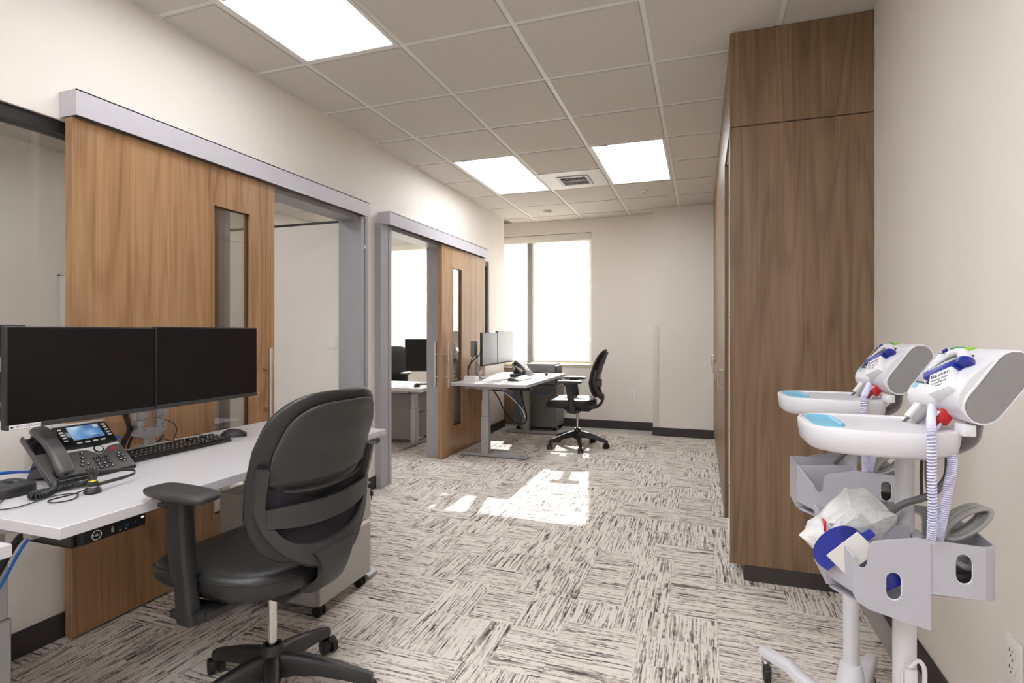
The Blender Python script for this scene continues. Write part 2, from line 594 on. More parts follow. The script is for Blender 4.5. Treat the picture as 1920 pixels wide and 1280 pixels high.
def rrect(w, h, r, n=5, cx=0, cy=0):
    pts = []
    for sx, sy, a0 in ((1, 1, 0), (-1, 1, 90), (-1, -1, 180), (1, -1, 270)):
        for k in range(n + 1):
            a = R(a0 + 90 * k / n)
            pts.append((cx + sx * (w / 2 - r) + r * math.cos(a), cy + sy * (h / 2 - r) + r * math.sin(a)))
    return pts

def coil(path, R0, r, turns, n=5, per=9):
    """helical cord around a path"""
    P = smooth_path(path, 14)
    ds = [0]
    for i in range(1, len(P)):
        ds.append(ds[-1] + (P[i] - P[i - 1]).length)
    tot = ds[-1]
    out = []
    m = int(turns * per)
    up = None
    j = 0
    for i in range(m + 1):
        d = tot * i / m
        while j < len(ds) - 2 and ds[j + 1] < d: j += 1
        f = (d - ds[j]) / max(ds[j + 1] - ds[j], 1e-9)
        p = P[j].lerp(P[j + 1], f)
        t = (P[j + 1] - P[j]).normalized()
        if up is None: up = t.orthogonal().normalized()
        up = (up - t * up.dot(t)).normalized()
        b_ = t.cross(up)
        a = 2 * math.pi * i / per
        out.append(p + (up * math.cos(a) + b_ * math.sin(a)) * R0)
    return out

# ================================================================== STRUCTURE
ZC = 2.7212
T = 0.6096
GX0, GY0 = -2.692, 2.514      # ceiling grid lines x = GX0 + i T, y = GY0 + j T
XL, XR, YF, YB = -2.44, 0.755, 7.10, -3.4
XLb = -2.57                   # back of the left wall
XCAB, YCAB = 0.135, 2.94      # cabinet face and its near end
OX = -5.0                     # back wall of the offices

# ---- floor: slab with loose-laid carpet tiles
floor = struct('floor')
B().box(OX, XR + 0.1, YB, YF + 0.1, -0.12, -0.008).build('slab', GROUND, floor, world=True)
cm = B().box(-T / 2 + 0.0004, T / 2 - 0.0004, -T / 2 + 0.0004, T / 2 - 0.0004, -0.007, 0.0).build('carpet_tile', CARPET, floor)
first = True
NX0 = int((-OX + XL) / T) + 1
for ix in range(-8, 2):
    for iy in range(-4, 13):
        cx = -0.24 + ix * T; cy = 0.35 + iy * T
        if cx + T / 2 > XR + 0.1 or cx - T / 2 < OX - 0.1 or cy + T / 2 > YF + 0.25: continue
        if cx < -2.9 and cy < 0.8: continue
        a = random.choice((0, 90, 180, 270))
        if (ix + iy) % 2: a = (a // 180) * 180 + 90
        else: a = (a // 180) * 180
        if first:
            cm.location = (cx, cy, 0); cm.rotation_euler = (0, 0, R(a)); first = False
        else:
            share('carpet_tile', cm.data, (cx, cy, 0), floor, (0, 0, R(a)))

# ---- walls
def wall(name, boxes, label=None):
    b_ = B()
    for q in boxes: b_.box(*q)
    return S(b_.build(name, WALL, smooth=False), label)
ZT = 2.80
SL1 = (0.22, 2.27); SLZ = (0.90, 2.085)      # sidelight by the near door
D1 = (2.30, 3.49); D2 = (3.885, 4.89); DZ = 2.10
SL2 = (5.02, 6.21)
wall('wall_left', [
    (XLb, XL, YB, SL1[0], 0, ZT), (XLb, XL, SL1[0], SL1[1], 0, SLZ[0]), (XLb, XL, SL1[0], SL1[1], SLZ[1], ZT),
    (XLb, XL, SL1[1], D1[0], 0, ZT), (XLb, XL, D1[0], D1[1], DZ, ZT), (XLb, XL, D1[1], D2[0], 0, ZT),
    (XLb, XL, D2[0], D2[1], DZ, ZT), (XLb, XL, D2[1], SL2[0], 0, ZT), (XLb, XL, SL2[0], SL2[1], 0, SLZ[0]),
    (XLb, XL, SL2[0], SL2[1], SLZ[1], ZT), (XLb, XL, SL2[1], 6.74, 0, ZT)])
wall('wall_right', [(XR, XR + 0.12, YB, YF + 0.1, 0, ZT)])
W1 = (-2.66, -1.36); WZ = (0.80, 2.545)
W2 = (-4.75, -3.40)
wall('wall_far', [(OX, W2[0], YF, YF + 0.22, 0, ZT), (W2[1], W1[0], YF, YF + 0.22, 0, ZT), (W1[1], XR + 0.12, YF, YF + 0.22, 0, ZT),
                  (W2[0], W2[1], YF, YF + 0.22, 0, WZ[0]), (W2[0], W2[1], YF, YF + 0.22, WZ[1], ZT),
                  (W1[0], W1[1], YF, YF + 0.22, 0, WZ[0]), (W1[0], W1[1], YF, YF + 0.22, WZ[1], ZT)])
wall('wall_filler', [(-2.72, -2.66, 6.62, YF, 0, ZT), (-2.72, -2.57, 6.56, 6.62, 0, ZT)])
wall('wall_column', [(-0.545, XR, 6.765, YF, 0, ZT)])
wall('wall_near', [(OX, XR + 0.12, YB - 0.12, YB, 0, ZT)])
wall('wall_office_back', [(OX - 0.12, OX, YB, YF + 0.22, 0, ZT)])
wall('wall_office_near', [(OX, XLb, 0.10, 0.20, 0, ZT)])
wall('wall_partition', [(OX, XLb, 3.60, 3.70, 0, 2.085)])
pt = struct('window_5', (-3.8, 3.65, 2.085), 'glazed strip with a black rail above the office partition')
B().box(OX, XLb, 3.60, 3.70, 2.085, 2.105).build('frame', BLKF, pt, world=True)
B().box(OX, XLb, 3.645, 3.655, 2.105, ZC).build('pane', GLASS, pt, world=True)

# ---- ceiling: deck, grid bars and lay-in tiles
ceiling = struct('ceiling', (0, 0, 0))
B().box(OX - 0.1, XR + 0.1, YB - 0.1, YF + 0.2, ZC + 0.045, ZC + 0.12).build('deck', CEILW, ceiling, world=True, smooth=False)
gz0, gz1 = ZC + 0.004, ZC + 0.012
gx = [GX0 + i * T for i in range(-4, 6)]
gy = [GY0 + j * T for j in range(-9, 9)]
for x in gx:
    if x > XR or x < OX: continue
    b_ = B().box(x - 0.012, x + 0.012, YB, YF, gz0, gz1).box(x - 0.001, x + 0.001, YB, YF, gz1, ZC + 0.045)
    b_.build('grid_bar', GRIDW, ceiling, world=True, smooth=False)
for y in gy:
    if y < YB or y > YF: continue
    B().box(OX, XR, y - 0.0115, y + 0.0115, gz0 + 0.0004, gz1 - 0.0004).build('grid_bar', GRIDW, ceiling, world=True, smooth=False)
for (a, b2, c, d) in ((XL, XL + 0.02, YB, 6.74), (XR - 0.02, XR, YB, YCAB), (-2.575, -0.545, YF - 0.02, YF), (-0.545, XR, 6.745, 6.765), (XLb - 0.02, XLb, 0.2, 7.1)):
    B().box(a, b2, c, d, gz0 - 0.0025, gz1).build('wall_angle', GRIDW, ceiling, world=True, smooth=False)
lamps = [(1, -2, 'near'), (1, 3, 'far left'), (3, 3, 'far right'), (1, -7, ''), (3, -7, ''), (3, -4, ''), (-2, -2, ''), (-2, 4, '')]
skip = set()
for i, j, _ in lamps:
    skip.add((i, j)); skip.add((i, j + 1))
skip.add((2, 4))
tile_cache = {}
def tile_mesh(w, d):
    k = (round(w, 3), round(d, 3))
    if k not in tile_cache:
        ob = B().box(-w / 2, w / 2, -d / 2, d / 2, -0.004, 0.012).box(-w / 2 + 0.0055, w / 2 - 0.0055, -d / 2 + 0.0055, d / 2 - 0.0055, -0.0085, 0.0).build('ceiling_tile', CEILW, ceiling, smooth=False)
        tile_cache[k] = ob.data
        bpy.data.objects.remove(ob)
    return tile_cache[k]
for i in range(-4, 6):
    for j in range(-10, 8):
        if (i, j) in skip: continue
        x0, x1 = GX0 + i * T + 0.0125, GX0 + (i + 1) * T - 0.0125
        y0, y1 = GY0 + j * T + 0.0125, GY0 + (j + 1) * T - 0.0125
        x1 = min(x1, XR - 0.002); y1 = min(y1, YF - 0.002); y0 = max(y0, YB)
        if i < 0 and j < -4: continue
        if i == 0:      # cut at the left wall: the room's part and the office's part
            for a, b2 in ((x0, XLb - 0.002), (XL + 0.002, x1)):
                if b2 - a > 0.02 and (a > -2.5 or j >= -4):
                    share('ceiling_tile', tile_mesh(b2 - a, y1 - y0), ((a + b2) / 2, (y0 + y1) / 2, ZC + 0.0085), ceiling)
            continue
        x0 = max(x0, OX + 0.002)
        if x1 - x0 < 0.03 or y1 - y0 < 0.03: continue
        if i == 4 and j >= 1: x1 = min(x1, XCAB + 0.01)
        if i == 5 and j >= 1: continue
        share('ceiling_tile', tile_mesh(x1 - x0, y1 - y0), ((x0 + x1) / 2, (y0 + y1) / 2, ZC + 0.0085), ceiling)

# ---- troffers
def troffer(i, j, label, power=1.0):
    LENS, LENS2 = lens(power)
    x0, x1 = GX0 + i * T + 0.012, GX0 + (i + 1) * T - 0.012
    y0, y1 = GY0 + j * T + 0.012, GY0 + (j + 2) * T - 0.012
    cx, cy = (x0 + x1) / 2, (y0 + y1) / 2
    t = thing('ceiling_light', label, 'ceiling light', (cx, cy, ZC), 0, 'recessed fluorescent troffers in the ceiling grid')
    f = B()
    w = 0.022
    for q in ((x0, x1, y0, y0 + w), (x0, x1, y1 - w, y1), (x0, x0 + w, y0 + w, y1 - w), (x1 - w, x1, y0 + w, y1 - w)):
        f.box(*q, ZC - 0.002, ZC + 0.02)
    f.build('frame', GRIDW, t, world=True, smooth=False)
    # two lens wings that curve up from the rim and a flat centre basket, end plates curved
    a0, a1 = x0 + w, x1 - w; e0, e1 = y0 + w, y1 - w
    bw = 0.075
    for s in (-1, 1):
        m = B(); secs = []
        for k in range(7):
            u = k / 6
            xx = (a0 if s < 0 else a1) * (1 - u) + (cx + s * bw) * u
            zz = ZC + 0.004 + 0.03 * math.sin(u * math.pi * 0.55)
            secs.append([(xx, e0, zz), (xx, e1, zz), (xx, e1, zz + 0.002), (xx, e0, zz + 0.002)])
        m.loft(secs)
        m.build('lens_wing', LENS, t, world=True)
    B().box(cx - bw, cx + bw, e0, e1, ZC + 0.022, ZC + 0.026, 0.004).build('lens_basket', LENS2, t, world=True)
    sp = B()
    for s in (-1, 1):
        sp.box(cx + s * bw - 0.0022, cx + s * bw + 0.0022, e0, e1, ZC + 0.016, ZC + 0.026)
    sp.build('lens_seam', LEND, t, world=True, smooth=False)
    for yy, s in ((e0, 1), (e1, -1)):
        for q in (-1, 1):
            g = B(); secs = []
            for k in range(6):
                u = k / 5
                xx = (a0 if q < 0 else a1) * (1 - u) + (cx + q * bw) * u
                dd = 0.085 * math.sin(u * math.pi * 0.5)
                secs.append([(xx, yy, ZC + 0.003), (xx, yy + s * (dd + 0.002), ZC + 0.010 + 0.022 * u), (xx, yy + s * (dd + 0.002), ZC + 0.013 + 0.022 * u), (xx, yy, ZC + 0.006)])
            g.loft(secs).build('end_plate', LEND, t, world=True)
    B().box(x0 + 0.10, x0 + 0.145, y0 - 0.006, y0 + 0.020, ZC - 0.010, ZC - 0.002, 0.003).build('latch', GRIDW, t, world=True)
troffer(1, -2, 'long bright troffer nearest the camera, above the near sliding door', 0.42)
troffer(1, 3, 'bright troffer in the far ceiling, left of the square air vent', 0.76)
troffer(3, 3, 'bright troffer in the far ceiling, right of the square air vent', 0.80)
troffer(1, -7, 'troffer behind the camera on the desk side of the ceiling', 1.5)
troffer(3, -7, 'troffer behind the camera on the cart side of the ceiling', 1.7)

troffer(3, -4, 'unseen troffer added as fill light on the cart side of the ceiling', 1.4)  # added to brighten the right wall, carts and cabinet end; none seen here
troffer(-2, -2, 'troffer in the near office ceiling behind the glazed sidelight', 1.0)
troffer(-2, 4, 'troffer in the far office ceiling behind the far doorway', 1.0)

# ---- air vent in tile (2,4)
vx0, vx1 = GX0 + 2 * T + 0.012, GX0 + 3 * T - 0.012
vy0, vy1 = GY0 + 4 * T + 0.012, GY0 + 5 * T - 0.012
vc = ((vx0 + vx1) / 2, (vy0 + vy1) / 2)
vent = thing('air_vent', 'white square ceiling air diffuser with louvred core between two troffers', 'air vent', (vc[0], vc[1], ZC))
fr = B()
h = 0.155
for q in ((vx0, vx1, vy0, vc[1] - h), (vx0, vx1, vc[1] + h, vy1), (vx0, vc[0] - h, vc[1] - h, vc[1] + h), (vc[0] + h, vx1, vc[1] - h, vc[1] + h)):
    fr.box(*q, ZC - 0.004, ZC + 0.004)
fr.build('face_plate', GRIDW, vent, world=True, smooth=False)
B().box(vc[0] - h, vc[0] + h, vc[1] - h, vc[1] + h, ZC + 0.03, ZC + 0.04).build('duct', BLKF, vent, world=True)
cf = B()
for q in ((-h, h, -h, -h + 0.03), (-h, h, h - 0.03, h), (-h, -h + 0.03, -h + 0.03, h - 0.03), (h - 0.03, h, -h + 0.03, h - 0.03)):
    cf.box(vc[0] + q[0], vc[0] + q[1], vc[1] + q[2], vc[1] + q[3], ZC - 0.012, ZC + 0.004)
cf.box(vc[0] - h, vc[0] + h, vc[1] - 0.006, vc[1] + 0.006, ZC - 0.012, ZC + 0.006)
cf.build('core_frame', GREYM, vent, world=True, smooth=False)
for half in (-1, 1):
    for k in range(10):
        xx = vc[0] - h + 0.038 + k * 0.026
        sl = B().obox((xx, vc[1] + half * 0.066, ZC - 0.002), (0.0012, 0, 0), (0, 0.058, 0), (half * 0.006, 0, 0.010))
        sl.build('slat', GREYM if half > 0 else GRIDW, vent, world=True, smooth=False)

# sprinkler and smoke detector
spk = thing('sprinkler', 'small white pendant sprinkler head in the far ceiling right of centre', 'sprinkler', (-0.566, 5.885, ZC))
B().lathe([(0.04, 0.0), (0.04, -0.004), (0.026, -0.014), (0.0, -0.014)], n=20).build('escutcheon', GRIDW, spk)
B().cyl((0, 0, -0.012), (0, 0, -0.04), 0.006).cyl((-0.012, 0, -0.012), (0, 0, -0.045), 0.003).cyl((0.012, 0, -0.012), (0, 0, -0.045), 0.003).build('yoke', GRIDW, spk)
B().lathe([(0.0, -0.045), (0.02, -0.045), (0.02, -0.048), (0.0, -0.048)], n=16).build('deflector', GRIDW, spk)
smk = thing('smoke_detector', 'round white smoke detector on the ceiling near the window', 'smoke detector', (-1.782, 6.472, ZC))
B().lathe([(0.055, 0.0), (0.055, -0.012), (0.046, -0.03), (0.036, -0.036), (0.0, -0.036)], n=24).build('body', GRIDW, smk)
B().lathe([(0.05, -0.02), (0.0515, -0.022), (0.05, -0.024), (0.0, -0.024)], n=24).build('vent_ring', GREYM, smk)

# ---- baseboards
def base(name, segs):
    b_ = B()
    for q in segs: b_.box(*q, 0.0, 0.10, r=0.003, seg=1)
    S(b_.build(name, BASEB))
base('baseboard_left', [(XL, XL + 0.010, YB, D1[0] - 0.08), (XL, XL + 0.010, D1[1] + 0.07, D2[0] - 0.145), (XL, XL + 0.010, D2[1] + 0.08, 6.75)])
base('baseboard_far', [(-2.66, -0.545, YF - 0.010, YF)])
base('baseboard_column', [(-0.555, XCAB + 0.07, 6.755, 6.765), (-0.555, -0.545, 6.765, YF)])
base('baseboard_right', [(XR - 0.010, XR, YB, YCAB)])
base('baseboard_office', [(OX, XLb, 3.70, 3.71), (OX, XLb, 3.59, 3.60), (OX, OX + 0.01, 0.2, 7.1), (OX, XLb, YF - 0.01, YF)])

# ---- sliding doors, header tracks, metal frames
def frame(n, y0, y1, wide_lo, wide_hi, xlo, xhi):
    t = struct('trim_%d' % n, (XL, (y0 + y1) / 2, 0), 'grey steel door frame with deep reveal')
    for a, b2, xf in ((y0, y0 - wide_lo, xlo), (y1, y1 + wide_hi, xhi)):
        s = 1 if b2 > a else -1
        p = B().box(-2.585, XL, a - s * 0.012, a + s * 0.002, 0, DZ + 0.0)
        p.box(XL - 0.0, xf, a - s * 0.012, a + s * 0.025, 0, DZ - 0.006)
        p.box(XL, xf - 0.012, a + s * 0.025, a + s * 0.04, 0, DZ - 0.006)
        p.box(XL, xf, a + s * 0.04, b2, 0, DZ - 0.006)
        p.build('jamb', GREYM, t, world=True, smooth=False)
    B().box(-2.585, XL + 0.03, y0, y1, DZ - 0.03, DZ).build('head', GREYM, t, world=True, smooth=False)
    return t
f1 = frame(1, D1[0], D1[1], 0.042, 0.075, -2.420, -2.385)
B().box(-2.3865, -2.384, 3.515 + 0.002, 3.515 + 0.014, 1.86, 1.885).build('strike_label', STICK, f1, world=True)
frame(2, D2[0], D2[1], 0.145, 0.07, -2.385, -2.420)

def header(n, y0, y1):
    t = struct('trim_%d' % n, (XL, (y0 + y1) / 2, 2.095), 'grey metal header box over the sliding door track')
    b_ = B()
    b_.box(-2.345, -2.340, y0, y1, 2.092, 2.195).box(XL, -2.340, y0, y1, 2.190, 2.195).box(XL, -2.345, y0, y0 + 0.004, 2.092, 2.19).box(XL, -2.345, y1 - 0.004, y1, 2.092, 2.19)
    b_.build('fascia', FASC, t, world=True, smooth=False)
    B().box(-2.425, -2.36, y0 + 0.01, y1 - 0.01, 2.13, 2.17).build('rail', BLKF, t, world=True, smooth=False)
header(3, 1.487, 3.515)
header(4, 3.80, 5.90)

def sliding_door(n, y0, y1, ly0, ly1, hy, label):
    xf, xb = -2.370, -2.412
    t = struct('door_%d' % n, (xf, (y0 + y1) / 2, 0), label)
    z0, z1 = 0.010, 2.088; lz0, lz1 = 0.27, 1.90
    # one leaf with a cut-out for the vision strip
    b_ = B().plate([(y0, z0), (y1, z0), (y1, z1), (y0, z1)], [[(ly0, lz0), (ly1, lz0), (ly1, lz1), (ly0, lz1)]], (xb, 0, 0), (0, 1, 0), (0, 0, 1), xf - xb)
    b_.build('leaf', WDOOR, t, world=True, smooth=False)
    fr_ = B()
    w = 0.016
    for q in ((ly0, ly0 + w, lz0, lz1), (ly1 - w, ly1, lz0, lz1), (ly0 + w, ly1 - w, lz0, lz0 + w), (ly0 + w, ly1 - w, lz1 - w, lz1)):
        fr_.box(xb - 0.003, xb + 0.012, q[0], q[1], q[2], q[3]).box(xf - 0.012, xf + 0.002, q[0], q[1], q[2], q[3])
    fr_.build('glazing_bead', WDOOR, t, world=True, smooth=False)
    B().box(xb + 0.018, xb + 0.024, ly0 + 0.002, ly1 - 0.002, lz0 + 0.002, lz1 - 0.002).build('pane', GLASS, t, world=True, smooth=False)
    for s, xw in ((1, xf), (-1, xb)):
        xh = xw + s * 0.052
        if s < 0: continue
        hnd = B().cyl((xh, hy, 0.70), (xh, hy, 1.14), 0.0125, n=14).build('pull_handle', STEELB, t, world=True)
        for zz in (0.80, 1.02):
            B().cyl((xw, hy, zz), (xh, hy, zz), 0.008, n=10).build('standoff', STEELB, hnd, world=True)
    return t
sliding_door(1, 1.492, 2.585, 2.149, 2.417, 2.500, 'wood laminate sliding door behind the near desk')
sliding_door(2, 4.785, 5.90, 5.02, 5.265, 4.825, 'wood laminate sliding door beside the far desk')
# inner pull of the far door seen past its edge
d2h = bpy.data.objects['door_2']
hb = B().cyl((-2.465, 4.83, 0.70), (-2.465, 4.83, 1.14), 0.0125, n=14).build('pull_handle', STEELB, d2h, world=True)
for zz in (0.80, 1.02):
    B().cyl((-2.412, 4.83, zz), (-2.465, 4.83, zz), 0.008, n=10).build('standoff', STEELB, hb, world=True)

# ---- sidelights in the left wall
def sidelight(n, y0, y1, z0, z1, label, posts=()):
    t = struct('window_%d' % n, (XL, (y0 + y1) / 2, z0), label)
    w = 0.05
    xa, xb = -2.535, -2.455
    f = B().box(xa, xb, y0, y0 + w, z0, z1).box(xa, xb, y1 - w, y1, z0, z1).box(xa, xb, y0 + w, y1 - w, z0, z0 + w).box(xa, xb, y0 + w, y1 - w, z1 - w, z1)
    for p in posts: f.box(xa, xb, p - w / 2, p + w / 2, z0 + w, z1 - w)
    f.build('frame', BLKF, t, world=True, smooth=False)
    B().box(-2.498, -2.490, y0 + w, y1 - w, z0 + w, z1 - w).build('pane', GLASS, t, world=True, smooth=False)
sidelight(3, SL1[0], SL1[1], SLZ[0], SLZ[1], 'black framed sidelight glazing behind the near monitors')
sidelight(4, SL2[0], SL2[1], SLZ[0], SLZ[1], 'black framed sidelight past the far sliding door')

# ---- exterior windows
def ext_window(n, x0, x1, mull, label):
    t = struct('window_%d' % n, ((x0 + x1) / 2, YF, WZ[0]), label)
    z0, z1 = WZ
    f = B(); w = 0.045; ya, yb = YF + 0.10, YF + 0.18
    f.box(x0, x0 + w, ya, yb, z0, z1).box(x1 - w, x1, ya, yb, z0, z1).box(x0 + w, x1 - w, ya, yb, z0, z0 + w).box(x0 + w, x1 - w, ya, yb, z1 - w, z1)
    for m in mull: f.box(m - 0.034, m + 0.034, YF + 0.02, yb, z0 + 0.012, z1 - w)
    f.build('frame', MULL, t, world=True, smooth=False)
    edges = [x0 + w] + [q for m in mull for q in (m - 0.034, m + 0.034)] + [x1 - w]
    for k in range(0, len(edges), 2):
        B().box(edges[k], edges[k + 1], YF + 0.135, YF + 0.143, z0 + w, z1 - w).build('pane', GLASS, t, world=True, smooth=False)
    B().box(x0, x1, YF - 0.012, YF + 0.10, z0 - 0.02, z0 + 0.012, 0.004).build('sill', SILL, t, world=True)
    return t
ext_window(1, W1[0], W1[1], [-2.205], 'window in the far wall behind the far desk')
ext_window(2, W2[0], W2[1], [], 'office window seen through the far doorway')

def roller_shade(x0, x1, label, splits):
    t = thing('roller_shade', label, 'roller shade', ((x0 + x1) / 2, YF + 0.05, 0.84))
    B().box(x0, x1, YF + 0.004, YF + 0.08, 2.446, 2.54, 0.004).build('fascia', WALL, t, world=True)
    for a, b2 in splits:
        fb = B().box(a, b2, YF + 0.045, YF + 0.0458, 0.852, 2.46).build('fabric', SHADE, t, world=True, smooth=False)
        B().box(a, b2, YF + 0.038, YF + 0.053, 0.828, 0.855, 0.004).build('hem_bar', SILL, fb, world=True)
        ch = B()
    return t
roller_shade(W1[0] + 0.01, W1[1] - 0.004, 'translucent white roller shades on the window behind the far chair', [(W1[0] + 0.012, -2.237), (-2.173, W1[1] - 0.018)])
roller_shade(W2[0] + 0.01, W2[1] - 0.01, 'translucent white roller shades seen through the far doorway', [(W2[0] + 0.012, W2[1] - 0.012)])
# shade chain at the right jamb
chn = B().tube([(-1.371, YF - 0.004, 2.44), (-1.371, YF - 0.004, 0.86)], 0.0022, 6).tube([(-1.371, YF + 0.02, 2.44), (-1.371, YF + 0.02, 0.86)], 0.0022, 6)
tag(chn.build('shade_chain', GRIDW), 'thin bead chain hanging at the right edge of the far window', 'shade chain')

# ---- outlets, switch, corner guard
def duplex(name, label, loc, rotz):
    """cover plate facing local -y"""
    t = thing(name, label, 'outlet', loc, rotz)
    B().box(-0.036, 0.036, -0.006, 0.0, -0.058, 0.058, 0.003).build('cover_plate', WMEL, t)
    for z in (-0.021, 0.021):
        r = B().plate(rrect(0.034, 0.029, 0.011, 4), [], (0, -0.0065, z), (1, 0, 0), (0, 0, 1), 0.003).build('receptacle', WMEL, t)
        s = B()
        for q, hh in ((-0.0065, 0.009), (0.0065, 0.007)):
            s.box(q - 0.001, q + 0.001, -0.0103, -0.0095, z + 0.002 - hh / 2 + 0.002, z + 0.002 + hh / 2 + 0.002)
        s.cyl((0, -0.0095, z - 0.008), (0, -0.0103, z - 0.008), 0.0024, n=10)
        s.build('slots', BLKF, r, world=False)
    B().cyl((0, -0.006, 0), (0, -0.0075, 0), 0.003, n=10).build('screw', GREYM, t)
    return t
duplex('wall_outlet', 'white duplex outlet on the far wall right of the far chair', (-0.824, YF, 0.446), 0)
duplex('wall_outlet', 'white duplex outlet low on the right wall beside the nearer cart', (XR, 1.735, 0.392), R(-90))
sw = thing('light_switch', 'white rocker light switch on the office wall inside the near doorway', 'light switch', (-2.735, 3.60, 1.155))
B().box(-0.036, 0.036, -0.006, 0.0, -0.058, 0.058, 0.003).build('cover_plate', WMEL, sw)
B().box(-0.017, 0.017, -0.010, -0.006, -0.034, 0.034, 0.002).build('rocker', WMEL, sw)
cg = B().box(-0.549, -0.48, 6.758, 6.765, 0.10, 1.317, 0.002).box(-0.549, -0.545, 6.765, 6.83, 0.10, 1.317)
tag(cg.build('corner_guard', GUARD), 'beige vertical corner guard on the wall column by the cabinets', 'corner guard')
# low wood panel past the end of the left wall
lw = thing('wood_end_panel', 'low brown wood panel under the window at the end of the left wall', 'wood panel', (-2.50, 7.02, 0))
B().box(-2.572, -2.425, 6.99, 7.085, 0.0, 0.745).build('panel', WCAB, lw, world=True, smooth=False)
B().box(-2.574, -2.421, 6.985, 7.087, 0.745, 0.765, 0.003).build('cap', WCAB, lw, world=True)

# ---- outside
S(B().box(-40, 40, YF + 0.3, 70, -0.5, -0.35).build('ground_outside', GROUND, smooth=False))
bld = thing('far_building', 'pale low building faintly visible through the roller shade', 'building', (-6, 42, -0.35))
B().box(-26, 14, 40, 46, -0.35, 3.4).build('wall', BRICKB, bld, world=True, smooth=False)
B().box(-26.4, 14.4, 39.7, 46.3, 3.4, 3.8).build('roof', BARK, bld, world=True, smooth=False)
for k in range(7):
    B().box(-20 + 4.4 * k, -18 + 4.4 * k, 39.95, 40.0, 0.6, 2.4).build('window', PEDD, bld, world=True, smooth=False)
tree = thing('bare_tree', 'bare branching tree faintly visible through the far window shade', 'tree', (-3.1, 15.5, -0.35))
def branch(p, d, ln, r_, lev, out):
    q = p + d * ln
    mid = p.lerp(q, 0.5) + Vector((random.uniform(-1, 1), random.uniform(-1, 1), 0)) * ln * 0.06
    out.append(([p, mid, q], [r_, r_ * 0.85, r_ * 0.7]))
    if lev == 0: return
    for k in range(3 if lev > 1 else 2):
        a = random.uniform(0, 6.28); sp = random.uniform(0.45, 0.8)
        nd = (d + Vector((math.cos(a) * sp, math.sin(a) * sp, random.uniform(-0.1, 0.2)))).normalized()
        branch(q, nd, ln * random.uniform(0.6, 0.78), r_ * 0.62, lev - 1, out)
segs = []
branch(Vector((0, 0, 0)), Vector((0.05, 0, 1)).normalized(), 1.45, 0.11, 5, segs)
tb_ = B(); bb = B()
for k, (pp, rr) in enumerate(segs):
    (tb_ if k == 0 else bb).tube(pp, rr, 6)
tb_.build('trunk', BARK, tree)
bb.build('branches', BARK, tree)

# ---- office furniture glimpsed through glass and doorway
wb = thing('whiteboard', 'white panel edge on the office back wall seen left of the near door', 'whiteboard', (-4.98, 3.30, 0.95))
B().box(-4.997, -4.975, 3.04, 3.55, 0.95, 1.695, 0.003).build('board', WMEL, wb, world=True)
B().box(-4.999, -4.972, 3.03, 3.04, 0.94, 1.705).box(-4.999, -4.972, 3.55, 3.56, 0.94, 1.705).box(-4.999, -4.972, 3.03, 3.56, 1.695, 1.705).box(-4.999, -4.972, 3.03, 3.56, 0.94, 0.95).build('rim', GRIDW, wb, world=True)

# ================================================================== CABINETS on the right
SEAM = 2.25
cabs = 'tall walnut cabinets along the right wall'
def tall_unit(y0, y1, label, open_unit=False, hy=None):
    t = thing('tall_cabinet', label, 'cabinet', ((XCAB + XR) / 2, (y0 + y1) / 2, 0), 0, cabs)
    xb = XR - 0.002
    z0 = 0.08
    # carcass
    if open_unit:
        B().box(XCAB, xb, y0, y0 + 0.019, z0, SEAM - 0.003).build('end_panel', WCAB, t, world=True, smooth=False)
        B().box(XCAB, xb, y0, y0 + 0.019, SEAM + 0.003, ZC - 0.003).build('upper_end_panel', WCAB, t, world=True, smooth=False)
        c = B().box(XCAB + 0.012, xb, y0 + 0.019, y0 + 0.034, z0, SEAM).box(XCAB + 0.022, xb, y1 - 0.018, y1, z0, SEAM).box(xb - 0.01, xb, y0 + 0.034, y1 - 0.018, z0, SEAM).box(XCAB + 0.012, xb - 0.01, y0 + 0.034, y1 - 0.018, z0, z0 + 0.02).box(XCAB + 0.012, xb, y0 + 0.02, y1 - 0.018, SEAM, SEAM + 0.018)
        c.build('carcass', WMEL, t, world=True, smooth=False)
        for zz in (0.45, 0.85, 1.25, 1.65, 2.0):
            B().box(XCAB + 0.05, xb - 0.012, y0 + 0.035, y1 - 0.019, zz, zz + 0.019).build('shelf', WMEL, t, world=True, smooth=False)
        pins = B()
        for k in range(6):
            zz = 0.3 + 0.34 * k
            pins.cyl((XCAB + 0.027, y1 - 0.018, zz), (XCAB + 0.027, y1 - 0.024, zz), 0.006, n=8)
        pins.build('shelf_pins', STEELB, t, world=True)
    else:
        B().box(XCAB + 0.022, xb, y0 + 0.001, y1 - 0.001, z0, ZC - 0.003).build('carcass', WMEL, t, world=True, smooth=False)
        d = B().box(XCAB, XCAB + 0.020, y0 + 0.0015, y1 - 0.0015, z0 + 0.015, SEAM - 0.002, 0.001, 1).build('door', WCAB, t, world=True, smooth=False)
        z_a, z_b = 0.865, 0.985
        hp = [(XCAB, hy, z_b), (XCAB - 0.028, hy, z_b), (XCAB - 0.032, hy, z_b - 0.006), (XCAB - 0.032, hy, z_a + 0.006), (XCAB - 0.028, hy, z_a), (XCAB, hy, z_a)]
        B().tube(hp, 0.0045, 8).build('handle', STEELB, d, world=True)
    B().box(XCAB, XCAB + 0.020, y0 + (0.019 if open_unit else 0.0015), y1 - 0.0015, SEAM + 0.003, ZC - 0.003).build('upper_door', WCAB, t, world=True, smooth=False)
    kb = B()
    kb.box(XCAB + 0.065, xb, y0 + (0.006 if open_unit else 0.0), y1, 0.0, z0 - 0.001, 0.012 if open_unit else 0.0, 3, 'z')
    kb.build('toe_kick', BASEB, t, world=True)
    return t
